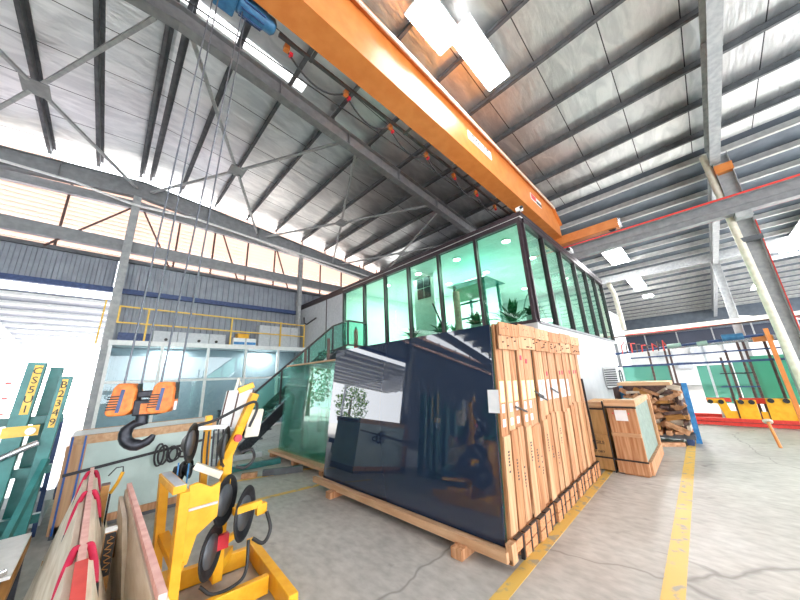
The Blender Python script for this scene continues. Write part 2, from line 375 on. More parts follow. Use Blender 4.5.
# rafters along X
def rafter(Y, xa, xb, label, mat='steel', h0=.5, drop=.42):
    mb = MB()
    for a, b in ((xa, 0), (0, xb)):
        if a >= b: continue
        for t0, t1, w in ((0, .02, .22), (.02, h0-.02, .014), (h0-.02, h0, .22)):
            pa, pb = zr(a)-drop-t0, zr(b)-drop-t0; qa, qb = zr(a)-drop-t1, zr(b)-drop-t1
            mb.hexa([(a, Y-w/2, qa), (b, Y-w/2, qb), (b, Y+w/2, qb), (a, Y+w/2, qa), (a, Y-w/2, pa), (b, Y-w/2, pb), (b, Y+w/2, pb), (a, Y+w/2, pa)])
    for x in (-.14, .14, -1.2, -2.25, -3.4, -4.6, 1.05, 2.25, 3.5, 4.8, 6.1, 7.4, 8.7, 10.0):   # purlin cleats
        if xa < x < xb: mb.box(x+.01, x+.02, Y-.06, Y+.06, zr(x)-drop-.002, zr(x)-.03)
    for x in (-6, -4, -2, 2, 4, 6, 8):
        if xa < x < xb: mb.box(x-.006, x+.006, Y-.1, Y+.1, zr(x)-drop-h0+.02, zr(x)-drop-.02)
    return tag(mb.build('roof_rafter', mat), label, 'rafter')
rafter(12.85, -22.2, 12, 'grey steel rafter above the louvred wall', h0=.62)
rafter(5.8, -22.2, 11.9, 'grey steel rafter crossing the middle of the hall ceiling', h0=.45, drop=.35)
rafter(-1.56, -22.2, 11.95, 'pale grey steel rafter meeting the leaning pipe on the right', 'column', h0=.5, drop=.3)
rafter(-8.9, -22.2, 12, 'grey steel rafter at the open side of the hall')
for Y in (-8.9, -1.6, 5.8, 12.85):   # far roof rafters
    mb = MB()
    mb.ibeam((12.0, Y, zr(12)-.5), (33.8, Y, zr(33.8)-.5), .2, .5)
    tag(mb.build('far_roof_rafter', 'column'), {-8.9: 'pale rafter of the far roof nearest the open side', -1.6: 'pale rafter of the far roof in line with the right column', 5.8: 'pale rafter of the far roof behind the glazed office', 12.85: 'pale rafter of the far roof against the back wall'}[Y], 'rafter')

# crossed bracing between the two left portals
zb = lambda x: zr(x)-.76
for i, (a, b) in enumerate([(-4.2, 0), (0, 4.1), (4.1, 8.0), (8.0, 11.2)]):
    lab = ['crossed roof bracing with centre plate at the upper left', 'crossed roof bracing with centre plate above the hook ropes', 'crossed roof bracing left of the glazed office roof corner', 'crossed roof bracing above the glazed upper office'][i]
    m_ = (a+b)/2; t = thing('roof_bracing', lab, 'bracing', (m_, 9.3, zb(m_)))
    for p, q in (((a+.25, 5.92), (m_-.1, 9.05)), ((m_+.1, 9.4), (b-.2, 12.7)), ((a+.2, 12.7), (m_-.1, 9.4)), ((m_+.1, 9.05), (b-.35, 5.92))):
        MB().beam((p[0], p[1], zb(p[0])), (q[0], q[1], zb(q[0])), .075, .06).build('brace_rod', 'column', t)
    MB().beam((m_-.22, 9.22, zb(m_)-.02), (m_+.22, 9.22, zb(m_)-.02), .5, .02).build('gusset_plate', 'steel', t)

# louvred strip at the top of the left wall
mb = MB()
z = 5.98
while z < 8.9:
    mb.hexa([(-22.2 if z < 6.8 else -9.2, WY, z+.115), (12.1, WY, z+.115), (12.1, WY+.06, z), (-22.2 if z < 6.8 else -9.2, WY+.06, z), (-22.2 if z < 6.8 else -9.2, WY, z+.125), (12.1, WY, z+.125), (12.1, WY+.06, z+.01), (-22.2 if z < 6.8 else -9.2, WY+.06, z+.01)]); z += .15
o = mb.build('louvre_screen', 'louvre'); tag(o, 'long band of cream louvre blades above the corrugated wall', 'louvre')
i = 0
xx = [-18.5, -16.5, -14.5, -12.5, -10.5, -8.6, -7.0, -5.4, -3.3, -1.7, 1.2, 2.4, 3.7, 4.9, 7.3, 8.6, 9.9, 11.2, 12.5]
for x in xx:
    tag(MB().beam((x, WY-.1, 5.9), (x, WY-.1, 8.25 if x > -9 else 6.9), .05, .06).build('louvre_post', 'brown'), 'thin dark post standing against the louvre band', 'post', 'posts of the louvre band')
tag(B(-22.2, 12.1, WY-.22, WY-.06, 6.2, 6.6).build('wall_girt', 'steel'), 'wide grey girt crossing the louvre band', 'beam')
tag(B(-22.2, 12.1, WY-.14, WY-.04, 5.86, 5.98).build('wall_girt', 'steel_dark'), 'dark thin girt at top edge of the corrugated sheets', 'beam')
tag(B(-7.4, 6.2, WY-.2, WY-.05, 4.74, 4.9).build('wall_girt', 'navy'), 'dark blue girt above the open doorway and office deck', 'beam')
for a, b, l in (((-.2, 7.9), (-1.9, 5.9), 'left of the first column'), ((.1, 7.9), (1.1, 5.9), 'right of the first column'), ((-3.2, 8.1), (-4.6, 6.6), 'at the far left'), ((2.6, 8.0), (3.4, 5.9), 'midway along the louvre band'), ((4.9, 7.9), (5.6, 5.9), 'left of the second column')):
    tag(MB().beam((a[0], WY-.16, a[1]), (b[0], WY-.16, b[1]), .05, .05).build('wall_brace', 'brown'), 'thin diagonal brace '+l, 'brace')
mb = MB()
for a, b in ((-22, 0), (0, 12)):
    ta, tb = 8.2-.02*abs(a), 8.2-.02*abs(b); ta = min(ta, zr(a)-.3); tb = min(tb, zr(b)-.3)
    ba, bb = 7.86-.03*abs(a), 7.86-.03*abs(b); ba = min(ba, ta-.2); bb = min(bb, tb-.2)
    mb.hexa([(a, 12.965, ba), (b, 12.965, bb), (b, 13.12, bb), (a, 13.12, ba), (a, 13.03, ta), (b, 13.03, tb), (b, 13.12, tb), (a, 13.12, ta)])
tag(mb.build('eave_girt', 'steel'), 'sloping grey girt behind the conduit at the louvre top', 'beam')
pts = [(-9, 12.6, 7.9), (-3.1, 12.6, 8.02), (-1.6, 12.6, 8.02), (-.25, 12.6, 7.82), (.1, 12.6, 7.82), (1.5, 12.6, 7.95), (6.1, 12.6, 7.66), (11.5, 12.6, 7.35)]
tag(MB().tube(pts, .04, 6).build('conduit', 'white'), 'white conduit running under the wall rafter', 'pipe')

def column(x, y, z1, label, mat='column', w=.22, d=.3):
    t = thing('steel_column', label, 'column', (x, y, 0))
    mb = MB(); mb.ibeam((x, y, .02), (x, y, z1), w, d, .016, up=(0, 1, 0)); mb.build('shaft', mat, t)
    B(x-.2, x+.2, y-.2, y+.2, 0, .025).build('base_plate', 'steel_dark', t)
    return t
column(-.12, 12.85, 8.23, 'grey steel column between the bright doorway and the office', d=.26)
column(6.08, 12.85, 7.62, 'grey steel column at the office deck corner behind the stairs', d=.2, w=.16)
column(-7.4, 12.85, 7.5, 'grey steel column at the left jamb of the doorway')
c = column(12.05, -1.68, 7.55, 'pale steel column with red edge behind the crane rail', w=.3, d=.34)
B(11.87, 12.24, -1.87, -1.855, 2.2, 5.3).build('red_edge_strip', 'red', c)['label'] = 'red strip up the column edge'
B(11.86, 12.24, -1.86, -1.5, 6.95, 7.2).build('orange_band', 'orange', c)['label'] = 'orange painted band'
B(11.84, 12.0, -1.88, -1.48, 4.75, 4.88).build('clamp', 'steel_dark', c)
column(12.05, 5.8, 7.5, 'crane rail column behind the glazed upper office')
column(12.05, -8.75, 7.5, 'crane rail column toward the open side')
column(21.2, -1.6, 6.75, 'pale column rising from the far glass racks', w=.26, d=.3)
column(21.2, 5.8, 6.75, 'pale column far behind the white office wall')
# slanting downpipe beside the right column
t = thing('downpipe', 'cream pipe leaning beside the pale steel column', 'pipe', (12.1, -1.5, 0))
MB().tube([(12.1, -1.4, 7.75), (11.62, -1.6, .02)], .085, 12).build('pipe', 'cream', t)

# ------------------------------------------------------------------ crane rail, girder, hoist, hook
t = thing('crane_runway', 'grey crane runway beam with red conductor bar above the open floor', 'runway beam', (11.75, 2, 5.4))
mb = MB(); mb.ibeam((11.75, -8.9, 5.8), (11.75, WY-.4, 5.8), .26, .5, .03); mb.box(11.72, 11.78, -8.9, WY-.4, 6.05, 6.13); mb.box(11.7, 11.74, -8.9, WY-.4, 5.76, 5.8); mb.build('beam', 'steel', t)
MB().beam((11.52, -8.9, 6.02), (11.52, WY-.4, 6.02), .03, .045).build('conductor_bar', 'red', t)['label'] = 'red conductor bar'
MB().beam((11.92, -8.9, 5.58), (11.92, WY-.4, 5.58), .03, .03).build('conductor_bar', 'red', t)['label'] = 'lower dull red bar'
for Y in (-8.7, -1.68, 5.8): B(11.6, 11.86, Y-.15, Y+.15, 5.38, 5.54).build('bracket', 'column', t)

t = thing('crane_girder', 'long orange overhead crane girder crossing the ceiling', 'crane girder', (5, 2.9, 6.5))
mb = MB()
def gsec(x, zt): return [(x, 2.68, 6.5), (x, 3.08, 6.5), (x, 3.08, zt), (x, 2.68, zt)]
secs = [(-8.5, 7.46), (10.9, 7.46), (11.6, 6.95)]
vs = sum([gsec(*s) for s in secs], [])
mb.add(vs, [(0, 3, 2, 1), (8, 9, 10, 11)]+[(4*i+k, 4*i+(k+1) % 4, 4*i+4+(k+1) % 4, 4*i+4+k) for i in range(2) for k in range(4)])
mb.build('box_web', 'orange', t)
mb = MB()
for (xa, za), (xb, zb_) in zip(secs[:-1], secs[1:]):
    mb.hexa([(xa, 2.58, za), (xb, 2.58, zb_), (xb, 3.18, zb_), (xa, 3.18, za), (xa, 2.58, za+.05), (xb, 2.58, zb_+.05), (xb, 3.18, zb_+.05), (xa, 3.18, za+.05)])
mb.build('top_flange', 'orange', t)
B(-8.5, 11.6, 2.66, 3.1, 6.48, 6.5).build('bottom_flange', 'orange', t)
MB().box(-8.5, 11.0, 2.57, 2.6, 7.4, 7.46).build('painted_sunlit_lip', 'cream', t)  # cream colour stands in for sunlight along the orange flange edge
def plate(x0, x1, z0, z1, tx, nm='sign_plate'):
    p = B(x0, x1, 2.665, 2.68, z0, z1).build(nm, 'paper', t); return p
p = plate(5.2, 6.3, 6.93, 7.16, ''); p['label'] = 'white capacity plate'
text('SWL 5T', .24, 'darkmetal', p, (5.75, 2.66, 7.04), (1, 0, 0), (0, 0, 1))
p = plate(8.85, 9.75, 6.95, 7.17, ''); p['label'] = 'red and white maker plate'
B(8.88, 9.25, 2.655, 2.665, 6.98, 7.14).build('red_panel', 'redlight', p); B(9.3, 9.72, 2.655, 2.665, 6.97, 7.05).build('black_panel', 'black', p)
t2 = thing('crane_end_carriage', 'orange end carriage riding on the crane runway', 'crane carriage', (11.75, 2, 6.13))
mb = MB(); mb.box(11.6, 11.9, .95, 4.6, 6.22, 6.55); mb.build('carriage_box', 'orange', t2, .01)
for y in (1.15, 4.4): MB().cyl((11.7, y, 6.25), (11.8, y, 6.25), .115, 16).build('wheel', 'darkmetal', t2)
B(11.62, 11.88, .88, .97, 6.26, 6.5).build('end_buffer', 'silver', t2)

# festoon track and cable loops
t = thing('festoon_track', 'thin dark festoon track hung along the orange girder', 'cable track', (4, 3.5, 6.7))
MB().beam((1.1, 3.42, 6.72), (9.4, 3.42, 6.72), .05, .05).build('track', 'steel_dark', t)
for k in range(4): B(1.6+k*2.2, 1.65+k*2.2, 3.09, 3.45, 6.68, 6.7).build('support_arm', 'steel_dark', t)
tag(MB().tube([(-3, 3.85, 6.62), (9.3, 3.62, 6.6)], .012, 5).build('guide_wire', 'black'), 'taut black wire beside the festoon track', 'wire')
xs = [1.25, 2.35, 3.45, 4.6, 5.7, 6.8, 7.9]
for i in range(6):
    a, b = xs[i], xs[i+1]
    pts = [(a+(b-a)*k/10, 3.5, 6.66-.32*(1-(2*k/10-1)**2)) for k in range(11)]
    tag(MB().tube(pts, .016, 6).build('festoon_cable', 'black'), 'black festoon cable loop sagging from the track', 'cable', 'festoon cable loops')
for i in range(7):
    tt = thing('cable_trolley', 'small orange cable trolley with red clip on festoon track', 'cable trolley', (xs[i], 3.48, 6.6), 'cable trolleys on the festoon track')
    B(xs[i]-.04, xs[i]+.04, 3.44, 3.52, 6.6, 6.69).build('carrier', 'orange', tt); B(xs[i]+.05, xs[i]+.1, 3.46, 3.52, 6.56, 6.62).build('clip', 'redlight', tt)

t = thing('hoist_trolley', 'blue crane hoist with ribbed motor beside the orange girder', 'hoist', (.5, 3.3, 6.5))
B(-.5, .6, 3.2, 3.6, 6.98, 7.12).build('frame', 'blue', t, .01)
MB().cyl((-.6, 3.36, 6.78), (.24, 3.36, 6.78), .19, 24).build('rope_drum', 'darkmetal', t)
mb = MB(); mb.lathe([(0, 0), (0, .11), (.02, .13), (.34, .13), (.36, .11), (.46, .11), (.5, .07), (.5, 0)], (.5, 3.29, 6.56), (1, 0, 0), 20)
mo = mb.build('motor', 'blue', t)
mb = MB()
for k in range(10):
    a = 2*math.pi*k/10; mb.beam((.55, 3.29+.135*math.cos(a), 6.56+.135*math.sin(a)), (.84, 3.29+.135*math.cos(a), 6.56+.135*math.sin(a)), .012, .02)
mb.build('cooling_ribs', 'navy', mo)
B(.25, .5, 3.14, 3.46, 6.42, 6.97).build('gearbox', 'blue', t, .02)

HX, HY, HZ = .235, 2.9, 1.455
hr = Matrix.Rotation(math.radians(-24), 3, 'Z')
S = .76
def hk(x, y, z): return V((HX, HY, HZ))+hr @ V((x, y, z))*S
t = thing('hook_block', 'worn orange crane hook block with black hook hanging on four ropes', 'crane hook', hk(0, 0, -.28))
e1, e2 = hr @ V((1, 0, 0)), V((0, 0, 1))
SC = lambda l: [(a*S, b*S) for a, b in l]
def housing(cx, nm):
    mb = MB(); prof = [(-.125, 0), (-.1, -.03), (.03, -.03), (.075, .02), (.075, .2), (.03, .255), (-.06, .255), (-.09, .22)]
    mb.prism(SC(prof), hk(cx, -.09, 0), e1, e2, -.18*S) ; return mb.build(nm, 'hookorange', t, .012)
for cx in (-.13, .17):
    h = housing(cx, 'sheave_guard'); mb = MB()
    for k in range(6): mb.beam(hk(cx-.115, -.093, .03+.022*k), hk(cx-.02, -.093, .03+.022*k), .004, .008)
    mb.build('vent_slots', 'black', h)
    MB().beam(hk(cx-.03, -.095, .0), hk(cx-.01, -.095, .2), .02, .006, up=(0, 1, 0)).build('stripe', 'navy', h)
    MB().beam(hk(cx+.08, 0, .09), hk(cx+.075, 0, .25), .05, .012, up=e1).build('rope_slot', 'black', h)
    MB().beam(hk(cx+.079, 0, -.01), hk(cx+.08, 0, .07), .036, .008, up=e1).build('white_stripe', 'paper', h)
mb = MB(); mb.beam(hk(-.06, 0, .03), hk(.14, 0, .03), .11, .11); mb.beam(hk(-.06, 0, .15), hk(.14, 0, .15), .06, .05); mb.build('crosshead', 'darkmetal', t, .01)
MB().beam(hk(.0, -.072, .02), hk(.09, -.072, .02), .006, .07).build('name_plate', 'hookorange', t)
MB().cyl(hk(.0, 0, -.1), hk(.0, 0, -.02), .036, 16).build('shank', 'darkmetal', t)
pts, rr = [], []
for k in range(15):
    a = math.radians(100-k*19); pts.append(hk(.0-.11*math.cos(a)*1.0+.005, 0, -.2+.1*math.sin(a))); rr.append(.038 if 3 < k < 11 else .028 if k < 13 else .024-.008*(k-13))
pts = [hk(.0, 0, -.08)]+pts; rr = [.028]+rr
MB().tube(pts, rr, 12).build('hook', 'darkmetal', t)
for i, (hx, hy) in enumerate([(-.16, -.05), (-.06, .03), (.12, -.05), (.24, .03)]):
    p = hk(hx, hy, .23)
    tag(MB().tube([p, ((.25, .3, .58, .63)[i], 3.2+.05*i, 6.5)], .0075, 6).build('hoist_rope', 'rope'), ['leftmost', 'second from left', 'third from left', 'rightmost'][i]+' of the four steel ropes holding the hook block', 'rope')

# ------------------------------------------------------------------ lamps
def lamp(x, y, lx, ly, label, zoff=.32, mat='lamp', group=None):
    z = zr(x)-zoff
    t = thing('ceiling_light', label, 'ceiling light', (x, y, z), group)
    B(x-lx/2-.03, x+lx/2+.03, y-ly/2-.03, y+ly/2+.03, z, z+.06).build('housing', 'white', t)
    B(x-lx/2, x+lx/2, y-ly/2, y+ly/2, z-.03, z-.001).build('diffuser', mat, t)
    for s in (-1, 1): MB().cyl((x+s*lx*.4, y, z+.06), (x+s*lx*.4, y, zr(x)-.01), .008, 6).build('hanger', 'steel', t)
lamp(3.75, 2.35, 1.1, .55, 'nearer left of the bright ceiling panels at the top of the picture')
lamp(4.95, 2.0, 1.7, .5, 'largest bright ceiling panel right of the orange girder')
lamp(5.0, -5.5, 1.5, .5, 'added unseen ceiling lamp lighting the open floor outside the right column')  # out-of-view lamp added to brighten the floor
lamp(2.0, -5.5, 1.5, .5, 'added unseen ceiling lamp behind the right rafter')  # second added lamp, also out of view
lamp(18.1, 1.9, 2.6, .75, 'larger bright panel on the far roof above the office corner', mat='lampfar')
lamp(23.0, 1.75, 3.0, .6, 'second bright panel of the far roof, behind the first', mat='lampfar')
lamp(26.2, 1.6, .8, .5, 'small round-looking lamp farthest along the far roof', mat='lampfar')
lamp(20.6, -4.5, 6.0, 1.0, 'big bright panel at the right edge of the far roof', mat='lampfar')
lamp(23.4, -3.0, 1.5, .5, 'lamp low on the far roof left of the right column', zoff=1.6, mat='lampfar')

# ------------------------------------------------------------------ glazed upper office (mezzanine)
MX, MY, MX1, MY1 = 6.3, 2.22, 14.3, WY-.1
struct(B(MX, MX+.12, MY, MY1, 0, 2.62).build('wall_front', 'wallwhite'))
struct(B(MX+.12, MX1, MY, MY+.12, 0, 2.58).build('wall_right', 'wallwhite'))
struct(B(MX+.125, MX1, MY+.125, MY1, 2.45, 2.6).build('floor_upper', 'greypanel'))
struct(B(MX-.02, MX1+.02, MY-.02, MY1, 5.08, 5.1).build('ceiling_upper', 'white'))
struct(B(MX-.04, MX1+.04, MY-.04, MY1, 5.101, 5.2).build('roof_upper', 'frame_dark'))
struct(B(MX1-.1, MX1, MY+.12, MY1, 0, 5.08).build('wall_office_end', 'wallwhite'))
struct(B(MX+.12, MX1, 9.4, 9.5, 2.6, 5.08).build('wall_office_inner', 'white'))
struct(B(10.5, 10.6, 5.0, 9.4, 2.6, 5.08).build('wall_office_inner', 'white'))
# front glazing
t = thing('window_1', 'mint glazed front of the upper office', 'window', (MX, 5, 2.62)); del t['label'], t['category']; struct(t)
ys = [MY+.05, 3.44, 4.65, 5.85, 6.95, 8.1, 9.4]
B(MX-.03, MX+.1, MY, 9.45, 4.96, 5.08).build('head_rail', 'frame_dark', t)
B(MX-.03, MX+.1, MY, 9.45, 2.6, 2.67).build('sill_rail', 'frame_dark', t)
for y in ys: B(MX-.03, MX+.1, y-.035, y+.035, 2.67, 4.96).build('mullion', 'frame_dark', t)
for a, b in zip(ys[:-1], ys[1:]): B(MX+.03, MX+.042, a+.035, b-.035, 2.67, 4.96).build('pane', 'mint', t)
t = thing('window_2', '', 'w', (9, MY, 2.6)); del t['label'], t['category']; struct(t)
xs = [MX+.1, 7.6, 8.97, 10.33, 11.65, 12.9, 14.2]
B(MX+.1, MX1, MY-.04, MY+.1, 4.96, 5.08).build('head_rail', 'frame_dark', t)
B(MX+.1, MX1, MY-.04, MY+.1, 2.58, 2.63).build('sill_rail', 'steel', t)
for x in xs: B(x-.03, x+.03, MY-.03, MY+.09, 2.63, 4.96).build('mullion', 'frame_dark', t)
for a, b in zip(xs[:-1], xs[1:]): B(a+.03, b-.03, MY+.03, MY+.042, 2.63, 4.96).build('pane', 'mint', t)
struct(B(MX, MX+.1, 9.45, MY1, 2.62, 5.08).build('wall_panel', 'greypanel'))
struct(B(MX-.03, MX, 9.45, MY1, 4.98, 5.1).build('trim_1', 'frame_dark'))
struct(B(MX-.012, MX, 10.66, 10.71, 2.9, 4.98).build('trim_2', 'frame_dark'))
t = thing('security_camera', 'white camera on the roof corner of the upper office', 'camera', (6.3, 2.2, 5.2))
B(6.22, 6.32, 2.12, 2.26, 5.2, 5.3).build('body', 'white', t, .01); MB().cyl((6.2, 2.1, 5.25), (6.22, 2.14, 5.25), .035, 12).build('lens', 'black', t)
t = thing('security_camera', 'white camera under the girder end along the glazed side', 'camera', (9.9, 2.15, 5.2))
B(9.8, 10.1, 2.1, 2.2, 5.2, 5.34).build('body', 'white', t, .01); MB().cyl((9.72, 2.15, 5.26), (9.82, 2.15, 5.26), .05, 12).build('lens', 'black', t)
# downlights
for x in (7.2, 9.0, 10.0 if False else 12.2):
    for y in (3.0, 4.6, 6.2, 7.8):
        if x > 12 and y > 5: continue
        t = thing('downlight', 'round white downlight in the upper office ceiling', 'downlight', (x, y, 5.05), 'downlights of the upper office')
        MB().cyl((x, y, 5.045), (x, y, 5.079), .13, 16).build('trim_ring', 'white', t)
        MB().cyl((x, y, 5.03), (x, y, 5.044), .1, 16).build('diffuser', 'downlight', t)
for (x, y) in ((8.4, 4), (8.4, 7.2), (12.3, 4)):
    l = bpy.data.lights.new('office_light', 'AREA'); l.energy = 170; l.size = 2.2; l.color = (.93, 1, .97)
    lo = bpy.data.objects.new('office_light', l); COL.objects.link(lo); lo.location = (x, y, 5.0)
# interior things
t = thing('room_divider', 'tall white display divider standing in the upper office', 'panel', (7.6, 6.3, 2.6))
B(7.56, 7.6, 5.85, 6.75, 2.6, 5.07).build('panel', 'white', t)
t = thing('picture_frame', 'four dark square pictures on the tall white divider', 'picture', (7.55, 6.3, 4.2))
for y in (6.0, 6.31):
    for z in (4.25, 4.64): B(7.53, 7.559, y, y+.27, z, z+.35).build('picture', 'darkmetal', t)
t = thing('pavilion', 'green gabled timber kiosk inside the upper office', 'kiosk', (7.9, 4.45, 2.6))
for x in (7.45, 8.35):
    for y in (3.95, 4.95): B(x-.035, x+.035, y-.035, y+.035, 2.6, 4.3).build('post', 'green', t)
MB().hexa([(7.3, 3.75, 4.3), (8.5, 3.75, 4.3), (8.5, 5.15, 4.3), (7.3, 5.15, 4.3), (7.6, 4.0, 4.45), (8.2, 4.0, 4.45), (8.2, 4.9, 4.45), (7.6, 4.9, 4.45)]).build('roof', 'green', t)
B(7.44, 7.46, 3.99, 4.91, 3.75, 4.2).build('panel', 'mintpanel', t)
for z in (3.65, 3.2): B(7.43, 7.47, 3.985, 4.915, z, z+.05).build('rail', 'green', t)
tag(MB().tube([(7.0, 4.62, 2.61), (7.0, 4.62, 3.97)], .1, 16).build('display_roll', 'pink'), 'pale pink upright roll standing behind the office glass', 'roll')
tag(MB().tube([(7.1, 5.1, 2.61), (6.8, 5.35, 3.75)], .025, 8).build('leaning_bar', 'darkmetal'), 'dark bar leaning beside the pink roll', 'bar')
def plant(x, y, z, h, r, n, label, seed=0, pot=True):
    rnd = random.Random(seed+3)
    t = thing('potted_plant', label, 'plant', (x, y, z))
    MB().lathe([(0, 0), (0, .12), (.26, .16), (.26, .13), (.22, 0)], (x, y, z), (0, 0, 1), 14).build('pot', 'greypanel', t)
    mb = MB()
    for k in range(n):
        a = rnd.uniform(0, 6.28); el = rnd.uniform(.3, 1.4); L_ = h*rnd.uniform(.5, 1); w = .05+.03*rnd.random()
        d = V((math.cos(a)*math.cos(el), math.sin(a)*math.cos(el), math.sin(el))); s_ = d.cross(V((0, 0, 1))).normalized()
        o_ = V((x, y, z+.2)); m1 = o_+d*L_*.5+V((0, 0, .05)); e_ = o_+d*L_+V((0, 0, -.1*L_))
        mb.add([o_-s_*.01, o_+s_*.01, m1+s_*w, m1-s_*w, e_], [(0, 1, 2, 3), (3, 2, 4)])
    mb.build('leaves', 'leafdark', t)
for i, (x, y, h, l) in enumerate([(7.3, 3.2, 1.15, 'leafy plant behind the office glass nearest the corner'), (6.9, 2.5, .55, 'low bushy plant at the office corner pane'), (6.8, 3.95, .7, 'plant in front of the green kiosk in the upper office'), (7.2, 5.4, .8, 'spiky plant beside the pink roll'), (7.1, 6.5, .75, 'small plant below the four dark pictures'), (8.6, 5.8, .9, 'plant behind the kiosk in the upper office')]):
    plant(x, y, 2.6, h*.8, .3, 40, l, i)
t = thing('wheel_display', 'thin curved metal hoop over plants near the office corner', 'hoop', (7.3, 2.9, 2.6))
MB().tube([(8.0, 2.5+.08*k, 2.6+1.1*math.sin(math.pi*k/10)) for k in range(11)], .015, 6).build('hoop', 'steel', t)
# AC outdoor unit on the white wall
t = thing('air_conditioner', 'white air conditioner unit fixed on the white side wall', 'air conditioner', (11.6, 2.0, 1.1))
B(11.1, 12.2, 1.86, 2.2, 1.02, 1.62).build('casing', 'white', t, .01); 
mb = MB()
for k in range(8): mb.box(11.085, 11.1, 1.88, 2.18, 1.08+.065*k, 1.11+.065*k)
mb.build('grille', 'darkmetal', t)
mb = MB(); mb.lathe([(0, .22), (.02, .22), (.02, .19), (.0, .19)], (11.5, 1.85, 1.32), (0, -1, 0), 20)
for k in range(5): mb.box(11.3, 11.7, 1.84, 1.855, 1.16+.08*k, 1.175+.08*k)
mb.build('fan_grille', 'darkmetal', t)
MB().beam((11.2, 2.03, .99), (12.1, 2.03, .99), .34, .05).build('bracket', 'steel', t)

# ------------------------------------------------------------------ staircase to the upper office
t = thing('staircase', 'dark steel staircase with glass balustrade up to the upper office', 'staircase', (4, 8.4, 0))
def stz(x): return 2.62*(x-2.5)/(5.3-2.5)
for y, nm in ((7.95, 'stringer'), (8.95, 'stringer')):
    MB().beam((2.5, y, .12), (5.3, y, 2.55), .05, .24).build(nm, 'darkmetal', t)
for k in range(14):
    x = 2.55+k*.2; z = .187*(k+.7)
    B(x, x+.26, 7.98, 8.92, z-.03, z+.01).build('tread', 'steel_dark', t)
B(5.25, 6.28, 7.93, 9.4, 2.48, 2.6).build('landing', 'darkmetal', t)
r0, r1, r2, r3 = V((2.6, 7.95, 1.3)), V((4.93, 7.95, 3.28)), V((5.5, 7.95, 3.52)), V((6.28, 7.95, 3.5))
b0, b1, b2, b3 = V((2.6, 7.95, .38)), V((4.93, 7.95, 2.5)), V((5.5, 7.95, 2.72)), V((6.28, 7.95, 2.68))
mb = MB()
for a, b in ((r0, r1), (r1, r2), (r2, r3)): mb.beam(a, b, .05, .05)
mb.build('handrail', 'frame_dark', t)
mb = MB()
for a, b in ((b1, b2), (b2, b3)): mb.beam(a, b, .04, .05)
mb.build('lower_rail', 'frame_dark', t)
for k in (.0, .33, .66, 1):
    MB().beam(b0.lerp(b1, k), r0.lerp(r1, k), .04, .04, up=(1, 0, 0)).build('baluster', 'frame_dark', t)
for a, b in ((b2, r2), (b3, r3)): MB().beam(a, b, .05, .05, up=(1, 0, 0)).build('baluster', 'frame_dark', t)
for a, b, c, d in ((b0, b1, r1, r0), (b1, b2, r2, r1), (b2, b3, r3, r2)):
    off = V((0, .012, 0)); mb = MB(); mb.add([a, b, c, d, a+off, b+off, c+off, d+off], [(0, 1, 2, 3), (7, 6, 5, 4), (0, 4, 5, 1), (1, 5, 6, 2), (2, 6, 7, 3), (3, 7, 4, 0)])
    mb.build('glass_panel', 'balglass', t)
for x, y in ((5.3, 7.97), (5.3, 9.3)): MB().beam((x, y, 0), (x, y, 2.48), .1, .1, up=(1, 0, 0)).build('support_post', 'steel_dark', t)
t = thing('fire_extinguisher', 'tall red cylinder standing on the stair landing', 'fire extinguisher', (5.95, 8.1, 2.6))
MB().lathe([(0, 0), (0, .07), (.62, .07), (.7, .03), (.72, 0)], (5.95, 8.12, 2.6), (0, 0, 1), 16).build('cylinder', 'red', t)
MB().cyl((5.95, 8.12, 3.3), (5.95, 8.12, 3.38), .025, 10).build('valve', 'darkmetal', t)

# ------------------------------------------------------------------ ground office with white frame and deck
OY = 12.4
xs = [-.02, 1.22, 2.53, 3.79, 5.05, 6.2]
t = thing('window_3', '', 'w', (3, OY, 0)); del t['label'], t['category']; struct(t)
for x in xs: B(x-.04, x+.04, OY-.05, OY+.05, 0, 2.95).build('mullion', 'white', t)
for z in (.06, 1.85): 
    for a, b in zip(xs[:-1], xs[1:]): B(a+.04, b-.04, OY-.04, OY+.04, z-.035, z+.035).build('rail', 'white', t)
for a, b in zip(xs[:-1], xs[1:]):
    B(a+.04, b-.04, OY-.006, OY+.006, .1, 1.81).build('pane', 'officeglass', t); B(a+.04, b-.04, OY-.006, OY+.006, 1.89, 2.95).build('pane', 'officeglass', t)
struct(B(-.08, 6.29, OY-.1, WY-.15, 2.95, 3.1).build('deck', 'white'))
struct(B(-.06, 0, OY+.06, WY-.1, 0, 2.94).build('wall_office_side', 'wallwhite'))
M['officeback'] = pmat('grey_blue_partition', 'b4c2c6', 'c2ced2', .6)
struct(B(.02, 6.28, WY-.1, WY-.06, 0, 2.94).build('wall_office_back', 'officeback'))
t = thing('desk', 'dark desk with monitor inside the ground office', 'desk', (3.8, 12.8, 0))
B(3.2, 4.4, 12.6, 13.05, .7, .74).build('desktop', 'darkmetal', t)
for x in (3.25, 4.35): B(x-.03, x+.03, 12.65, 13.0, 0, .7).build('leg', 'darkmetal', t)
t = thing('monitor', 'black monitor on the office desk', 'monitor', (3.7, 12.8, .74))
B(3.45, 3.95, 12.75, 12.79, .86, 1.2).build('screen', 'black', t); B(3.66, 3.74, 12.74, 12.8, .74, .9).build('stand', 'black', t)
for x in (1.5, 4.5):
    l = bpy.data.lights.new('ground_office_light', 'AREA'); l.energy = 30; l.size = .8; l.size_y = .4; l.shape = 'RECTANGLE'
    lo = bpy.data.objects.new('ground_office_light', l); COL.objects.link(lo); lo.location = (x, 12.8, 2.9)
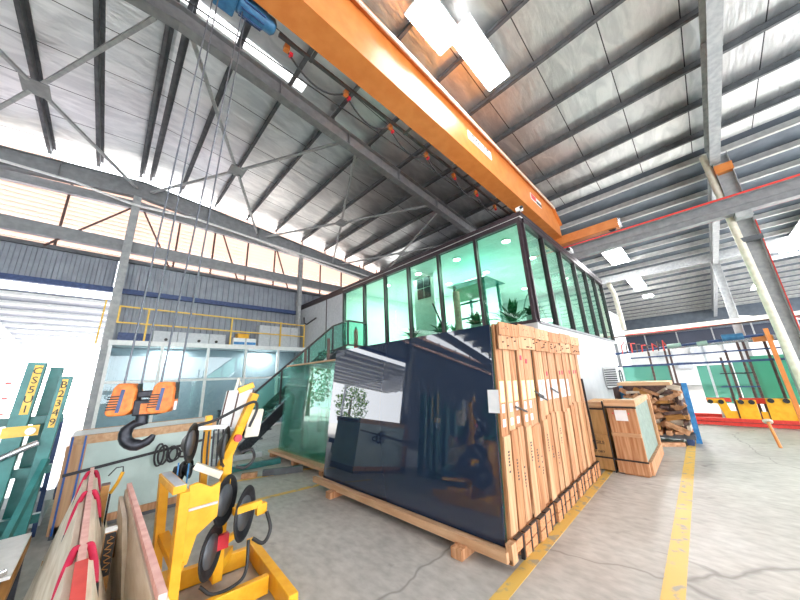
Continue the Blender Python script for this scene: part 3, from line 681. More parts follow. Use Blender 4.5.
# yellow rail on the deck
t = thing('guard_rail', 'yellow guard rail along the office deck edge', 'guard rail', (3, OY, 3.1))
MB().beam((.0, OY, 4.17), (6.2, OY, 4.1), .045, .045).build('top_rail', 'yellowrail', t)
MB().beam((.0, OY, 3.66), (6.2, OY, 3.6), .045, .045).build('mid_rail', 'yellowrail', t)
for x in (0.02, .72, 3.2, 5.1, 6.18):
    MB().beam((x, OY, 3.1 if x > .1 else 3.66), (x, OY, 4.16), .05, .05, up=(1, 0, 0)).build('post', 'yellowrail', t)
MB().beam((-.35, 12.66, 3.0), (-.32, 12.66, 4.4), .04, .04, up=(1, 0, 0)).build('ladder_stile', 'yellowrail', t)
for i, (x0, x1, z1, l) in enumerate([(4.3, 4.75, 4.0, 'leftmost'), (4.76, 5.2, 4.0, 'second'), (5.21, 5.63, 4.0, 'third'), (5.64, 5.98, 4.0, 'rightmost')]):
    tt = thing('metal_cabinet', l+' of four pale grey cabinets on the office deck', 'cabinet', (x0, 12.8, 3.1))
    B(x0, x1, 12.6, 13.0, 3.1, z1).build('body', 'greypanel', tt); B(x0+.01, x1-.01, 12.585, 12.599, 3.13, z1-.03).build('door', 'greypanel', tt)
for i, (x0, x1) in enumerate([(.95, 1.6), (1.62, 2.55), (2.57, 3.1)]):
    tt = thing('condenser_box', ['left', 'middle', 'right'][i]+' low white box behind the yellow rail', 'box', (x0, 12.8, 3.1))
    B(x0, x1, 12.65, 13.0, 3.1, 3.5).build('casing', 'greypanel', tt); MB().cyl((x1-.3, 12.63, 3.22), (x1-.3, 12.65, 3.22), .05, 12).build('port', 'black', tt)
for x0, x1, z0, z1, l, m in ((3.35, 3.78, 3.1, 3.4, 'left blue and white carton on the deck', 'paper'), (3.82, 4.2, 3.1, 3.4, 'right blue and white carton on the deck', 'paper'), (3.5, 3.9, 3.4, 3.55, 'yellow tub resting on the cartons', 'yellow')):
    tt = thing('carton' if m == 'paper' else 'tub', l, 'box', (x0, 12.7, z0)); B(x0, x1, 12.55, 12.9, z0, z1).build('body', m, tt)
    if m == 'paper': B(x0+.02, x1-.02, 12.545, 12.549, z0+.05, z0+.15).build('blue_print', 'bluepost', tt)
    else: B(x0-.02, x1+.02, 12.53, 12.92, z1, z1+.03).build('lid', m, tt)
tag(B(.1, .9, 12.9, 13.1, 3.1, 3.42).build('storage_bin', 'navy'), 'dark blue bin on the deck beside the column', 'bin')
tag(MB().tube([(6.2, 12.5, 4.5), (6.12, 12.3, 4.2), (6.1, 12.0, 4.1), (6.1, 11.2, 4.25)], .03, 8).build('wall_bracket', 'darkmetal'), 'bent dark bracket on the grey wall above deck', 'bracket')

# ------------------------------------------------------------------ outdoors beyond the doorway
t = thing('outdoor_canopy', 'pale canopy roof outside the bright doorway', 'canopy', (-3, 17, 0))
mb = MB(); mb.hexa([(-14, WY+.3, 4.55), (3, WY+.3, 4.55), (3, 22, 3.9), (-14, 22, 3.9), (-14, WY+.3, 4.58), (3, WY+.3, 4.58), (3, 22, 3.93), (-14, 22, 3.93)]); mb.build('roof_sheet', 'canopysheet', t)
for k in range(9):
    y = WY+.5+k*1.02; z = 4.5-.074*(y-WY-.3); MB().beam((-14, y, z), (3, y, z), .22, .1).build('purlin', 'white', t)
for x in (-9, -3, 2.8):
    MB().beam((x, WY+.3, 4.35), (x, 22, 3.72), .1, .16).build('rafter', 'greypanel', t); MB().beam((x, 21.8, 0), (x, 21.8, 3.7), .14, .14, up=(1, 0, 0)).build('post', 'greypanel', t)
def tree(x, y, h, r, label, seed):
    rnd = random.Random(seed); t = thing('tree', label, 'tree', (x, y, 0))
    MB().tube([(x, y, -.05), (x+.1, y, h*.45), (x, y+.1, h*.8)], [.2, .14, .05], 8).build('trunk', 'bark', t)
    mb = MB()
    for k in range(900):
        d = V((rnd.gauss(0, 1), rnd.gauss(0, 1), rnd.gauss(0, 1))).normalized()*r*rnd.uniform(.3, 1)**.5
        c_ = V((x, y, h*.62))+V((d.x, d.y, d.z*1.1)); a = V((rnd.uniform(-1, 1), rnd.uniform(-1, 1), rnd.uniform(-1, 1))).normalized()*.16; b = a.cross(V((rnd.uniform(-1, 1), rnd.uniform(-1, 1), 1))).normalized()*.1
        mb.add([c_-a, c_+b, c_+a, c_-b], [(0, 1, 2, 3)])
    mb.build('crown', 'foliage', t)
tree(-8, 27, 5.0, 2.2, 'leafy tree outdoors mirrored at left of the dark glass', 1)
tree(-15, 29, 4.6, 2.0, 'smaller yellow green tree outdoors mirrored in the dark glass', 2)
for i, z in enumerate((.9, 1.5, 2.1)):
    tag(MB().beam((-3.5, 20, z), (-.2, 20, z), .05, .05).build('yard_rail', 'red'), ['lowest', 'middle', 'top'][i]+' of three faint red rails outside the doorway', 'rail')

# ------------------------------------------------------------------ stack of pine glass crates with the dark pane
LEAN = .108
def lx(x, z): return x+LEAN*z
def slab(x0, x1, y0, y1, z0, z1, mb=None):
    mb = mb or MB()
    return mb.hexa([(lx(x0, z0), y0, z0), (lx(x1, z0), y0, z0), (lx(x1, z0), y1, z0), (lx(x0, z0), y1, z0), (lx(x0, z1), y0, z1), (lx(x1, z1), y0, z1), (lx(x1, z1), y1, z1), (lx(x0, z1), y1, z1)])
CX0, NC, P = 2.74, 18, .167
CY0, CY1, CT = 1.54, 4.58, 2.13
rnd = random.Random(11)
ordn = ['first', 'second', 'third', 'fourth', 'fifth', 'sixth', 'seventh', 'eighth', 'ninth', 'tenth', 'eleventh', 'twelfth', 'thirteenth', 'fourteenth', 'fifteenth', 'sixteenth', 'seventeenth', 'eighteenth']
for i in range(NC):
    x0 = CX0+i*P; x1 = x0+P-.024; yo = rnd.uniform(-.012, .02); zo = rnd.uniform(-.02, .015)
    pap = 'with a pale yellow paper slip' if i < 6 else 'with a pale grey paper slip' if i < 14 else 'with bare upper board'
    t = thing('glass_crate', f'{ordn[i]} upright pine glass crate from the dark pane, {pap}', 'crate', (x0, CY0, .1), 'stack of upright pine glass crates')
    wm = ['wood', 'wood2', 'wood3'][rnd.randrange(3)]
    zb0 = .13+(.03 if i > 2 else 0)
    slab(x0, x1-.004, CY0-.03+yo, CY0+yo, zb0+.06, CT+zo).build('end_board', wm, t, .003)
    slab(x0, x1, CY0+yo+.0005, CY1, CT-.1+zo, CT+zo-.012).build('top_rail', 'woodh', t)
    slab(x0, x1, CY0+yo+.0005, CY1, zb0-.02, zb0+.08).build('bottom_rail', 'woodh', t)
    slab(x0, x1, CY1+.001, CY1+.03, zb0, CT+zo).build('far_board', wm, t)
    slab(x0+.03, x1-.03, CY0+.02, CY1-.01, zb0+.081, CT-.12).build('glass_pack', 'tarpdark', t)
    if i < 14:
        zc = 1.4-.004*i; pm = 'yellowpaper' if i < 6 else 'greypaper'
        slab(x0+.025, x1-.03, CY0-.034+yo, CY0-.031+yo, zc-.09 if i < 6 else zc-.13, zc+.12).build('paper_slip', pm, t)['label'] = 'pale yellow paper slip' if i < 6 else 'pale grey paper slip'
        zc -= .09
        if i < 5:
            slab(x0+.04, x1-.05, CY0-.034+yo, CY0-.031+yo, zc-.1, zc-.02).build('sticker', 'paper', t)
            slab(x0+.035, x1-.05, CY0-.034+yo, CY0-.031+yo, zc-.23, zc-.16).build('sticker', 'paper', t)
    if i in (3, 4, 8, 11, 12, 14, 15, 16):
        zc = 2.02-.3*(i < 5)*.6 - (.12 if i >= 5 else -.08) ; zc = 1.74 if i in (3,) else 1.7 if i == 4 else 1.54
        slab(x0+.05, x1-.05, CY0-.034+yo, CY0-.031+yo, zc, zc+.055).build('red_mark', 'redpad', t)['label'] = 'small red mark'
    # stencil marks
    mb = MB(); zc = .85-.1*(i % 3)
    for k in range(7):
        if rnd.random() < .85: slab(x0+.06, x0+.075+.02*rnd.random(), CY0-.0485+yo, CY0-.0465+yo, zc-k*.028, zc-k*.028+.016, mb)
    if mb.v and i < 10: mb.build('stencil_marks', 'black', t)
    # lap joint batten line and lower doubled board
    slab(x0, x1-.004, CY0-.046+yo, CY0-.0305+yo, .2, 1.0+.03*math.sin(i)+.006*i).build('lower_board', ['wood', 'wood3', 'wood2'][(i+1) % 3], t, .003)
    # skid ends wrapped in black strap
    for k, (za, zb_) in enumerate(((.006, .088), (.097, .19))):
        if i < 1 and k == 0: continue
        slab(x0+.012, x1-.012, CY0-.085+yo, CY0+.3, za, zb_).build('skid_end', 'woodend', t, .004)
    slab(x0+.002, x1-.002, CY0-.09+yo, CY0-.053, .191, .2).build('strap', 'strap', t)
    slab(x1-.011, x1+.01, CY0-.089+yo, CY0-.053, .006, .19).build('strap', 'strap', t)
# header boards with nails
for g in range(6):
    x0 = CX0+g*3*P; x1 = x0+3*P-.01; dz = (.0, .02, .01, 0, .015, 0)[g]
    t = thing('header_board', ['nearest', 'second', 'third', 'fourth', 'fifth', 'farthest'][g]+' nailed header board across the crate tops', 'board', (x0, 1.44, 1.9))
    slab(x0+.005, x1, CY0-.07, CY0-.052, 1.85+dz, 2.13+dz).build('board', ['wood', 'wood3', 'wood2'][g % 3], t, .004)
    slab(x0+.005, x1, CY0-.086, CY0-.0705, 2.0+dz, 2.15+dz).build('cap_board', ['wood2', 'wood', 'wood3'][g % 3], t, .004)
    for k in range(12):
        xx_ = x0+.03+rnd.random()*(x1-x0-.06); zz = 1.87+dz+.24*rnd.random(); xx_ = lx(xx_, zz)
        MB().cyl((xx_, CY0-.089, zz), (xx_, CY0-.05, zz), .007, 6).build('nail', 'brown', t)
# middle battens with black strapping clips
for x, z in ((3.15, 1.2), (3.7, 1.32), (3.8, 1.27), (4.25, 1.33)):
    mb = MB(); mb.beam((lx(x, z)-.12, CY0-.06, z+.05), (lx(x, z)+.15, CY0-.06, z-.03), .01, .018, up=(0, 0, 1))
    tag(mb.build('strap_tail', 'strap'), {3.15: 'black strap tail across the first crates', 3.7: 'upper black strap tail over the fourth crate', 3.8: 'lower black strap tail over the fifth crate', 4.25: 'black strap tail over the grey paper slips'}[x], 'strap')
# strap going down by the farthest crates
tag(MB().beam((lx(5.62, 1.45), CY0-.06, 1.45), (lx(5.78, .35), CY0-.06, .35), .02, .03, up=(0, 1, 0)).build('strap_tail', 'strap'), 'long black strap hanging at the farthest crates', 'strap')

# dark tinted pane leaning on the near face
t = thing('dark_glass_pane', 'large dark tinted glass sheet leaning against the pine crates', 'glass sheet', (2.7, 3, .13))
slab(CX0-.05, CX0-.03, CY0+.0, CY1, .135, 2.12).build('sheet', 'darkpane', t)
M['edge'] = pmat('dark_green_glass_edge', '0d3a30', '14493c', .2)
slab(CX0-.029, CX0-.004, CY0+.0, CY1, .135, 2.10).build('backing_sheets', 'edge', t)
slab(CX0-.054, CX0-.051, CY0-.05, CY0+.07, 1.22, 1.44).build('label', 'paper', t)['label'] = 'white paper label on the sheet edge'
# pallet under the pane
t = thing('pallet', 'pale pine pallet under the dark glass sheet', 'pallet', (2.65, 3, 0))
B(2.6, 2.655, 1.475, 4.72, .07, .15).build('front_rail', 'woodh', t, .004)
B(2.66, 2.735, 1.48, 4.65, .09, .13).build('deck_board', 'woodh', t, .003)
for y in (1.92, 4.1): B(2.5, 2.735, y-.06, y+.06, 0, .084).build('block', 'wood', t, .004)
for y in (1.6, 2.4, 2.9, 3.6): B(2.64, 2.735, y-.15, y+.15, .055, .089).build('cleat', 'wood2', t)
B(2.64, 2.73, 1.44, 1.5, .06, .2).build('corner_block', 'wood3', t, .004)

# second, clear green pack behind
t = thing('clear_glass_pack', 'pack of clear green glass sheets on a low pallet behind the dark pane', 'glass sheets', (3.2, 6.4, 0))
for k in range(3):
    x = 3.1+k*.045; mb = MB(); y0, y1 = 5.2, 7.25
    mb.hexa([(x, y0, .14), (x+.012, y0, .14), (x+.012, y1, .14), (x, y1, .14), (x+.12, y0-.3, 2.0-.01*k), (x+.132, y0-.3, 2.0-.01*k), (x+.132, y1, 2.0-.01*k), (x+.12, y1, 2.0-.01*k)])
    mb.build('sheet', 'glasspane', t)
mb = MB(); mb.hexa([(3.2, 4.9, 1.99), (3.36, 4.9, 1.99), (3.36, 7.27, 1.99), (3.2, 7.27, 1.99), (3.2, 4.9, 2.02), (3.36, 4.9, 2.02), (3.36, 7.27, 2.02), (3.2, 7.27, 2.02)]); mb.build('top_batten', 'woodh', t)
B(2.95, 3.4, 4.95, 7.45, .08, .135).build('pallet_deck', 'woodh', t)
for y in (5.1, 6.2, 7.3): B(2.95, 3.4, y-.05, y+.05, 0, .079).build('pallet_block', 'wood', t)
for y, z1 in ((5.9, 2.55), (7.0, 2.4)): MB().beam((3.55, y, 0), (3.55, y, z1), .05, .05, up=(1, 0, 0)).build('stake', 'brown', t)
# scaffold frame seen through it
t = thing('steel_frame_rack', 'pale steel frame rack standing behind the clear glass', 'rack', (3.9, 6.4, 0))
for y in (5.4, 7.2):
    MB().beam((3.8, y, 0), (3.8, y, 1.8), .04, .04, up=(1, 0, 0)).build('upright', 'greypanel', t)
for z in (.15, .5, .85, 1.2, 1.7): MB().beam((3.8, 5.4, z), (3.8, 6.2, z), .03, .03).build('rung', 'greypanel', t)
MB().beam((3.8, 7.2, 1.6), (3.8, 6.2, .3), .03, .05).build('diagonal', 'steel_dark', t)
# steel bars on floor
for a, b, m, l in (((1.8, 7.75), (2.85, 7.55), 'greypanel', 'pale steel bar lying on the floor by the stair foot'), ((1.9, 6.77), (2.88, 6.6), 'green', 'dark green steel bar on the floor near the glass pack'), ((2.3, 5.98), (2.9, 5.64), 'steel_dark', 'dark steel bar with timber end on the floor')):
    o = MB().beam((a[0], a[1], .05), (b[0], b[1], .05), .09, .1).build('steel_bar', m); tag(o, l, 'bar')
tag(MB().beam((2.0, 6.15, .04), (2.22, 6.03, .04), .1, .08).build('timber_offcut', 'woodbrown'), 'short timber offcut beside the dark steel bar', 'timber')

# ------------------------------------------------------------------ second crate group beyond the stack
t = thing('wooden_crate', 'pale timber crate with white notice and green sheeted side', 'crate', (6.6, 1.2, 0))
def fb(nm, x0, x1, y0, y1, z0, z1, m, p): return B(x0, x1, y0, y1, z0, z1).build(nm, m, p, .004)
fb('front_panel', 6.0, 6.05, .88, 1.26, .2, .98, 'wood', t); fb('lower_panel', 5.98, 6.05, .87, 1.27, .02, .2, 'wood', t)
fb('front_batten', 5.96, 5.999, .88, 1.26, .55, .6, 'woodh', t); fb('top_beam', 5.95, 6.1, .86, 1.28, 1.0, 1.1, 'woodh', t)
fb('side_board', 6.05, 7.6, .84, .88, .02, .2, 'wood', t); fb('top_side_beam', 6.1, 7.55, .86, .95, 1.0, 1.08, 'woodh', t)
fb('corner_post', 7.5, 7.6, .84, .92, .2, 1.08, 'wood', t)
B(6.06, 7.5, .885, 1.26, .2, 1.0).build('sheeting', 'tarpdark', t)
B(5.985, 5.999, 1.0, 1.16, .78, .94).build('notice', 'paper', t)['label'] = 'white notice'
for y in (1.0, 1.18): B(5.98, 5.999, y-.03 if y < 1.1 else y-.005, y-.015 if y < 1.1 else y+.01, .88, .9).build('red_mark', 'redlight', t)
fb('skid', 6.0, 7.6, .9, 1.2, 0, .02, 'woodend', t)
t = thing('wooden_crate', 'brown timber crate with black stencil text behind the pale crate', 'crate', (6.3, 1.6, 0))
fb('front_panel', 6.02, 6.07, 1.32, 1.75, .2, .95, 'plywood', t); fb('lower_panel', 6.0, 6.07, 1.31, 1.76, .02, .2, 'plywood', t)
fb('front_batten', 5.98, 6.019, 1.32, 1.75, .5, .55, 'plywood', t); fb('top_beam', 5.97, 6.12, 1.3, 1.78, .97, 1.06, 'woodh', t)
B(6.071, 7.4, 1.32, 1.74, .02, 1.0).build('body', 'plywood', t)
B(6.012, 6.019, 1.55, 1.7, .72, .88).build('label', 'greypaper', t)['label'] = 'grey paper label'
text('FRAGILE', .07, 'black', t, (6.017, 1.52, .42), (0, -1, 0), (0, 0, 1)); text('KEEP DRY', .05, 'black', t, (6.017, 1.52, .28), (0, -1, 0), (0, 0, 1))
for (x, y, z0, z1) in ((5.965, 1.29, .0, 1.08),):
    t = tag(MB().beam((x-.05, 1.29, .02), (x-.05, 1.29, 1.08), .02, .012, up=(1, 0, 0)).build('strapping', 'strap'), 'black upright strap between the two crates', 'strap')
for z, y0, y1, x, l in ((.21, .86, 1.28, 5.955, 'black strap low around the pale crate'), (.985, .86, 1.28, 5.945, 'black strap high around the pale crate'), (.21, 1.3, 1.76, 5.975, 'black strap low around the brown crate'), (.95, 1.3, 1.76, 5.965, 'black strap high around the brown crate')):
    tag(B(x-.006, x, y0, y1, z-.012, z+.012).build('strapping', 'strap'), l, 'strap')

# ------------------------------------------------------------------ stillage of scrap timber
t = thing('stillage', 'blue posted steel stillage holding scrap timber', 'stillage', (8.9, .8, 0))
MB().beam((9.05, .38, 0), (8.95, .36, 1.22), .09, .06, up=(1, 0, 0)).build('post', 'bluepost', t)
MB().beam((9.3, 1.55, 0), (9.3, 1.55, 1.25), .07, .07, up=(1, 0, 0)).build('post', 'bluepost', t)
B(8.7, 9.4, .4, 1.6, .12, .2).build('base', 'steel_dark', t)
B(9.42, 9.44, .4, 1.6, .12, 1.2).build('back_shade_sheet', 'brown', t); B(8.75, 9.42, 1.6, 1.62, .12, 1.15).build('side_shade_sheet', 'brown', t)  # dark sheets added to stand in for shade behind the timbers
for y in (.5, 1.5): B(8.7, 9.4, y-.05, y+.05, 0, .12).build('foot', 'navy', t)
rnd = random.Random(5)
for k in range(64):
    col_, row = k % 7, k//7
    y = .46+col_*.155+rnd.uniform(-.02, .02); z = .25+row*.1
    a = rnd.uniform(-.5, .5); L_ = rnd.uniform(.15, .34); d = rnd.uniform(-.25, .12)
    w, h = rnd.choice([(.08, .06), (.12, .05), (.05, .1), (.09, .08)])
    if rnd.random() < .45: p, q = V((8.6+d, y, z)), V((9.3, y+a*.1, z+a*.1))
    else: p, q = V((8.66+d*.6, y-L_*.5, z+a*.2)), V((8.7+d*.6, y+L_*.5, z-a*.2))
    p.z = max(p.z, .25); q.z = max(q.z, .25); p.y = max(p.y, .42); q.y = max(q.y, .42)
    tag(MB().beam(p, q, w, h).build('timber_offcut', rnd.choice(['woodbrown', 'wood', 'woodold', 'woodgrey', 'brown', 'woodbrown'])), 'scrap timber offcut piled in the blue stillage', 'timber', 'scrap timber in the blue stillage')
tag(B(8.4, 9.2, .55, 1.45, 1.2, 1.27).build('timber_board', 'woodh'), 'wide pale board lying on top of the scrap timber', 'board')
tag(MB().beam((8.35, .95, .04), (8.6, .6, .04), .1, .07).build('timber_offcut', 'woodbrown'), 'loose timber offcut on the floor before the stillage', 'timber')

# ------------------------------------------------------------------ red and yellow glass handling rack
RX = 11.75
t = thing('glass_loading_rack', 'long red rack base with yellow plates and black wheels', 'glass rack', (RX, -1, 0))
B(RX, RX+.12, -7, 1.9, .02, .2).build('base_beam', 'red', t, .005)
B(RX+.9, RX+1.0, -7, 1.9, .02, .2).build('base_beam', 'red', t, .005)
B(RX+.3, RX+.4, -1.3, -.5, .55, .68).build('upper_beam', 'red', t, .005)
B(RX+.3, RX+.4, -.35, .12, .58, .68).build('upper_beam', 'red', t, .005)
B(RX-.012, RX+.125, -7, 1.9, .105, .113).build('seam', 'darkmetal', t)
for y0, y1, z1, y2 in ((-.1, -.2, .66, .06), (-.76, -.42, .66, -.36), (-1.32, -.92, .7, -.85), (-2.2, -1.7, .7, -1.7), (-3.1, -2.6, .7, -2.6)):
    if y2 == .06:
        mb = MB(); mb.prism([(.1, .68), (-.22, .68), (-.32, .2), (-.16, .2), (-.08, .56), (.1, .56)], (RX+.06, 0, 0), (0, 1, 0), (0, 0, 1), -.03)
        p = mb.build('yellow_plate', 'yellow', t)
        ws = (.05, -.15)
    else:
        p = B(RX+.03, RX+.06, y0, y1, .2, z1).build('yellow_plate', 'yellow', t); ws = (y0+.08, y1-.08)
    for w in ws: MB().cyl((RX-.02, w, z1-.05), (RX+.029, w, z1-.05), .055, 14).build('wheel', 'black', p)
for y0, y1 in ((-.34, -.3), (-.85, -.82)): B(RX+.07, RX+.1, y0-.05, y1+.03, .2, .38).build('low_plate', 'yellow', t)
for i, (y, z1, m) in enumerate([(-.12, 2.1, 'greypanel'), (-.42, 1.75, 'brown'), (-.55, 1.95, 'brown'), (-.82, 2.15, 'brown'), (-.93, 2.15, 'brown'), (-1.3, 2.2, 'brown'), (.62, 2.1, 'brown'), (.72, 2.1, 'brown'), (1.12, 2.05, 'brown')]):
    p = MB().beam((RX+.45, y, .1), (RX+.65, y, z1), .05, .07, up=(1, 0, 0)).build('upright', m, t)
B(RX+.56, RX+.62, -7, 2.0, 1.6, 1.66).build('blue_rail', 'navy', t)
B(RX+.42, RX+.45, -.9, -.3, 1.3, 1.33).build('cross_bar', 'darkmetal', t); B(RX+.42, RX+.45, -.95, -.25, .95, .98).build('cross_bar', 'navy', t)
for i, (y0, y1, z0, z1, x, m, l) in enumerate([(.12-.0, -.6, .5, 1.55, RX+.8, 'rackglass', 'green glass sheet left of the brown uprights'), (-.62, -.95, .5, 1.6, RX+.8, 'rackglass', 'narrow green glass sheet behind the brown uprights'), (-.98, -1.75, .5, 1.75, RX+.75, 'film', 'green film wrapped glass sheet on the red rack'), (1.95, .75, .75, 1.62, RX+.9, 'rackglass', 'green glass sheets above the timber stillage'), (1.95, 1.2, .1, .95, RX+.7, 'rackglass', 'low green glass sheet behind the stillage'), (-1.85, -2.9, .5, 1.75, RX+.75, 'rackglass', 'green glass sheet beyond the right column')]):
    mb = MB(); a, b = min(y0, y1), max(y0, y1)
    mb.hexa([(x, a, z0), (x+.03, a, z0), (x+.03, b, z0), (x, b, z0), (x+.15, a, z1), (x+.18, a, z1), (x+.18, b, z1), (x+.15, b, z1)])
    tag(mb.build('glass_sheet', m), l, 'glass sheet')
# overhead pipe assembly
t = thing('vacuum_gantry', 'teal and grey pipe gantry above the red rack', 'gantry', (RX+.5, 0, 2))
MB().tube([(RX+.4, -1.3, 2.27), (RX+.4, 1.95, 2.05)], .035, 8).build('pipe', 'navy', t)
MB().tube([(RX+.6, -7, 2.4), (RX+.6, .55, 2.14)], .06, 10).build('duct', 'silver', t)
MB().tube([(RX+.3, -.95, 2.27), (RX+.3, -.55, 2.27)], .09, 10).build('motor', 'blue', t)
MB().tube([(RX+.3, .3, 2.17), (RX+.3, .62, 2.15)], .07, 10).build('motor', 'tarpdark', t)
MB().tube([(RX+.3, .3-.55, 2.17), (RX+.3, .42-.45, 2.15)], .07, 10).build('motor', 'tarpdark', t)
MB().tube([(RX+.5, -7, 1.98), (RX+.5, 1.6, 1.88)], .02, 8).build('pipe', 'navy', t)
B(RX+.4, RX+.5, -1.45, -1.1, 2.1, 2.25).build('orange_box', 'orange', t)
for y in (-2.3, 1.9): MB().beam((RX+.5, y, .0), (RX+.5, y, 2.4), .08, .08, up=(1, 0, 0)).build('leg', 'steel', t)
rnd = random.Random(4)
for k in range(9):
    y = 1.75-.13*k; MB().tube([(RX+.35, y, 2.05), (RX+.3, y-.02, 2.3+.05*math.sin(k)), (RX+.45, y-.1, 2.42-.04*k)], .018, 6).build('hose', 'brown' if k % 2 else 'red', t)
tag(MB().tube([(RX+.6, 1.95, 2.62), (RX+.6, .9, 2.6), (RX+.6, -7, 2.8)], .025, 6).build('service_pipe', 'brown'), 'thin brown service pipe above the pipe gantry', 'pipe')
# orange post by column & bollard
tag(MB().beam((10.3, -1.2, 0), (10.35, -1.17, 2.3), .07, .07, up=(1, 0, 0)).build('machine_post', 'orange'), 'orange post in front of the red rack by the column', 'post')
tag(B(12.3, 14, -2.2, -2.14, 2.35, 2.45).build('blue_rail_beam', 'navy'), 'dark blue beam behind the right column', 'beam')
t = thing('bollard', 'small leaning orange stanchion standing on the open floor', 'bollard', (9.4, -.7, 0))
MB().tube([(9.3, -.71, .0), (9.55, -.68, .42)], .025, 10).build('post', 'orange', t); MB().cyl((9.54, -.68, .42), (9.56, -.68, .45), .07, 10).build('cap', 'cream', t)
tag(MB().tube([(RX+.2, -1.5-.03*k+.12*math.sin(k), .35+.1*math.cos(k*1.3)) for k in range(24)], .02, 6).build('hose_coil', 'darkmetal'), 'tangled dark hoses beside the yellow plates', 'hose')

# far bay: low runway, back wall
t = thing('far_runway', 'pale beam with red underside across the far bay', 'beam', (20.9, 0, 3.3))
B(20.7, 21.0, -9, 4.5, 3.4, 3.6).build('beam', 'cream', t); B(20.72, 20.98, -9, 4.5, 3.36, 3.399).build('red_underside', 'red', t)
tag(B(20.75, 20.95, -9, WY-.5, 6.55, 6.95).build('eave_beam', 'column'), 'pale grey beam high across the far bay', 'beam')
struct(B(34, 34.1, -9, WY, 0, 3.0).build('wall_far', 'white'))
struct(B(34, 34.1, -9, WY, 4.3, 5.85).build('wall_far', 'roofpaint'))
struct(B(34.3, 34.35, -9, WY, 2.5, 5).build('wall_far_recess', 'farband'))
for k in range(6): tag(B(33.9, 33.99, 3.0-k*2.1, 3.08-k*2.1, 3.0, 4.6).build('far_post', 'column'), 'thin post in the dark strip of the far wall', 'post', 'far wall posts')
tag(MB().beam((33.9, -6, 4.2), (21.33, -1.7, 3.75), .06, .06).build('far_brace', 'cream'), 'thin pale tie crossing the dark strip of far wall', 'brace')
struct(B(14.4, 20, 2.6, 2.75, 0, 4.3).build('wall_far_office', 'wallwhite'))
tag(MB().tube([(14.38, 2.0, 5.0), (14.9, 1.95, 4.6), (15.1, 1.95, 3.4), (15.1, 1.95, 3.1)], .09, 8).build('vent_pipe', 'cream'), 'bent pale pipe past the end of the glazed office', 'pipe')
for k, (y, z) in enumerate(((1.2, 2.2), (-.4, 2.35), (-1.9, 2.5), (.4, 1.3))):
    tag(B(33.55, 33.95, y*1.25, y*1.25+.9, z, z+.55).build('wall_unit', 'greypanel'), ['grey unit on the far wall left of the far column', 'grey unit on the far wall right of the far column', 'grey unit on the far wall near right column', 'lowest grey unit on the far wall'][k], 'wall unit')

# ------------------------------------------------------------------ pack wrapped in pale sheeting, left
t = thing('sheeted_pack', 'low glass pack under pale green sheeting with timber frame', 'glass pack', (.5, 6, 0))
px0, px1, py0, py1, pz = -.18, 1.35, 5.6, 6.5, 1.08
B(px0+.02, px1, py0, py1, .12, pz-.1).build('sheeting', 'tarp', t)
B(px0, px1+.02, py0-.025, py0+.05, pz-.1, pz).build('top_rail', 'woodh', t); B(px0, px1+.02, py1-.05, py1+.02, pz-.1, pz).build('top_rail', 'woodh', t)
B(px0, px1+.02, py0+.051, py1-.051, pz-.03, pz-.005).build('top_cover', 'white', t)
B(px0-.02, px0+.15, py0-.03, py0-.001, .05, pz-.1).build('end_board', 'wood3', t); B(px0, px1+.02, py0-.03, py0-.001, .05, .13).build('bottom_rail', 'wood', t)
B(px0, px1, py0, py1, 0, .119).build('base', 'steel_dark', t)
for x in (px0+.01, px0+.12): B(x, x+.018, py0-.038, py0-.031, .05, pz+.0).build('blue_strap', 'bluestrap', t)
MB().beam((px0, py0-.045, .66), (1.35, py0-.04, .84), .006, .035).build('dark_strap', 'strap', t)
t = thing('strap_coil', 'dark webbing straps looped over the sheeted pack', 'strap', (1.0, 5.55, .7))
for k in range(5):
    cx = (.7, .74, .84, .87, .98)[k]; hh = (.14, .12, .1, .08, .04)[k]; pts = [(cx+(.05+.005*k)*math.cos(a), 5.52-.012*k, .68+hh*.3+hh*math.sin(a)) for a in [i*.45 for i in range(15)]]
    MB().tube(pts, .013, 6).build('loop', 'strap', t)

# ------------------------------------------------------------------ yellow vacuum lifter
t = thing('vacuum_lifter', 'yellow vacuum glass lifter with black suction cups', 'glass lifter', (.9, 3, 0))
def bm(a, b, w, h, nm, m='yellow', p=None, up=(0, 0, 1), bev=.004): return MB().beam(a, b, w, h, up).build(nm, m, p or t, bev)
# base
bm((1.2, 2.4, .075), (1.27, 3.5, .075), .07, .13, 'base_beam'); bm((.55, 2.55, .075), (.6, 3.5, .075), .07, .13, 'base_beam')
bm((.62, 2.83, .075), (1.17, 2.79, .075), .05, .12, 'base_cross'); bm((.64, 3.4, .075), (1.2, 3.33, .075), .06, .13, 'base_cross')
for x, y in ((.6, 2.6), (1.2, 2.45), (1.24, 3.45), (.6, 3.45)): MB().cyl((x-.02, y, .035), (x+.02, y, .035), .034, 14).build('castor', 'black', t)
# portal legs on the left
bm((.53, 2.75, .12), (.52, 2.75, .9), .1, .06, 'leg', up=(1, 0, 0)); bm((.5, 3.2, .12), (.46, 3.2, .94), .1, .06, 'leg', up=(1, 0, 0))
bm((.49, 2.72, .92), (.47, 3.24, .92), .08, .05, 'top_beam'); bm((.55, 2.78, .42), (.5, 3.17, .52), .07, .05, 'step_beam')
bm((.49, 2.71, .948), (.47, 3.22, .948), .06, .004, 'worn_strip', 'greypanel')
# side panel with curved gusset
mb = MB(); mb.prism([(0, 0), (.04, 0), (.08, .16), (.2, .24), (.2, .47), (.14, .45), (.05, .5), (0, .49)], (.56, 2.79, .42), (1, 0, 0), (0, 0, 1), -.03); mb.build('side_panel', 'yellow', t, .003)
B(.57, .75, 2.775, 2.788, .75, .765).build('panel_seam', 'greypanel', t)
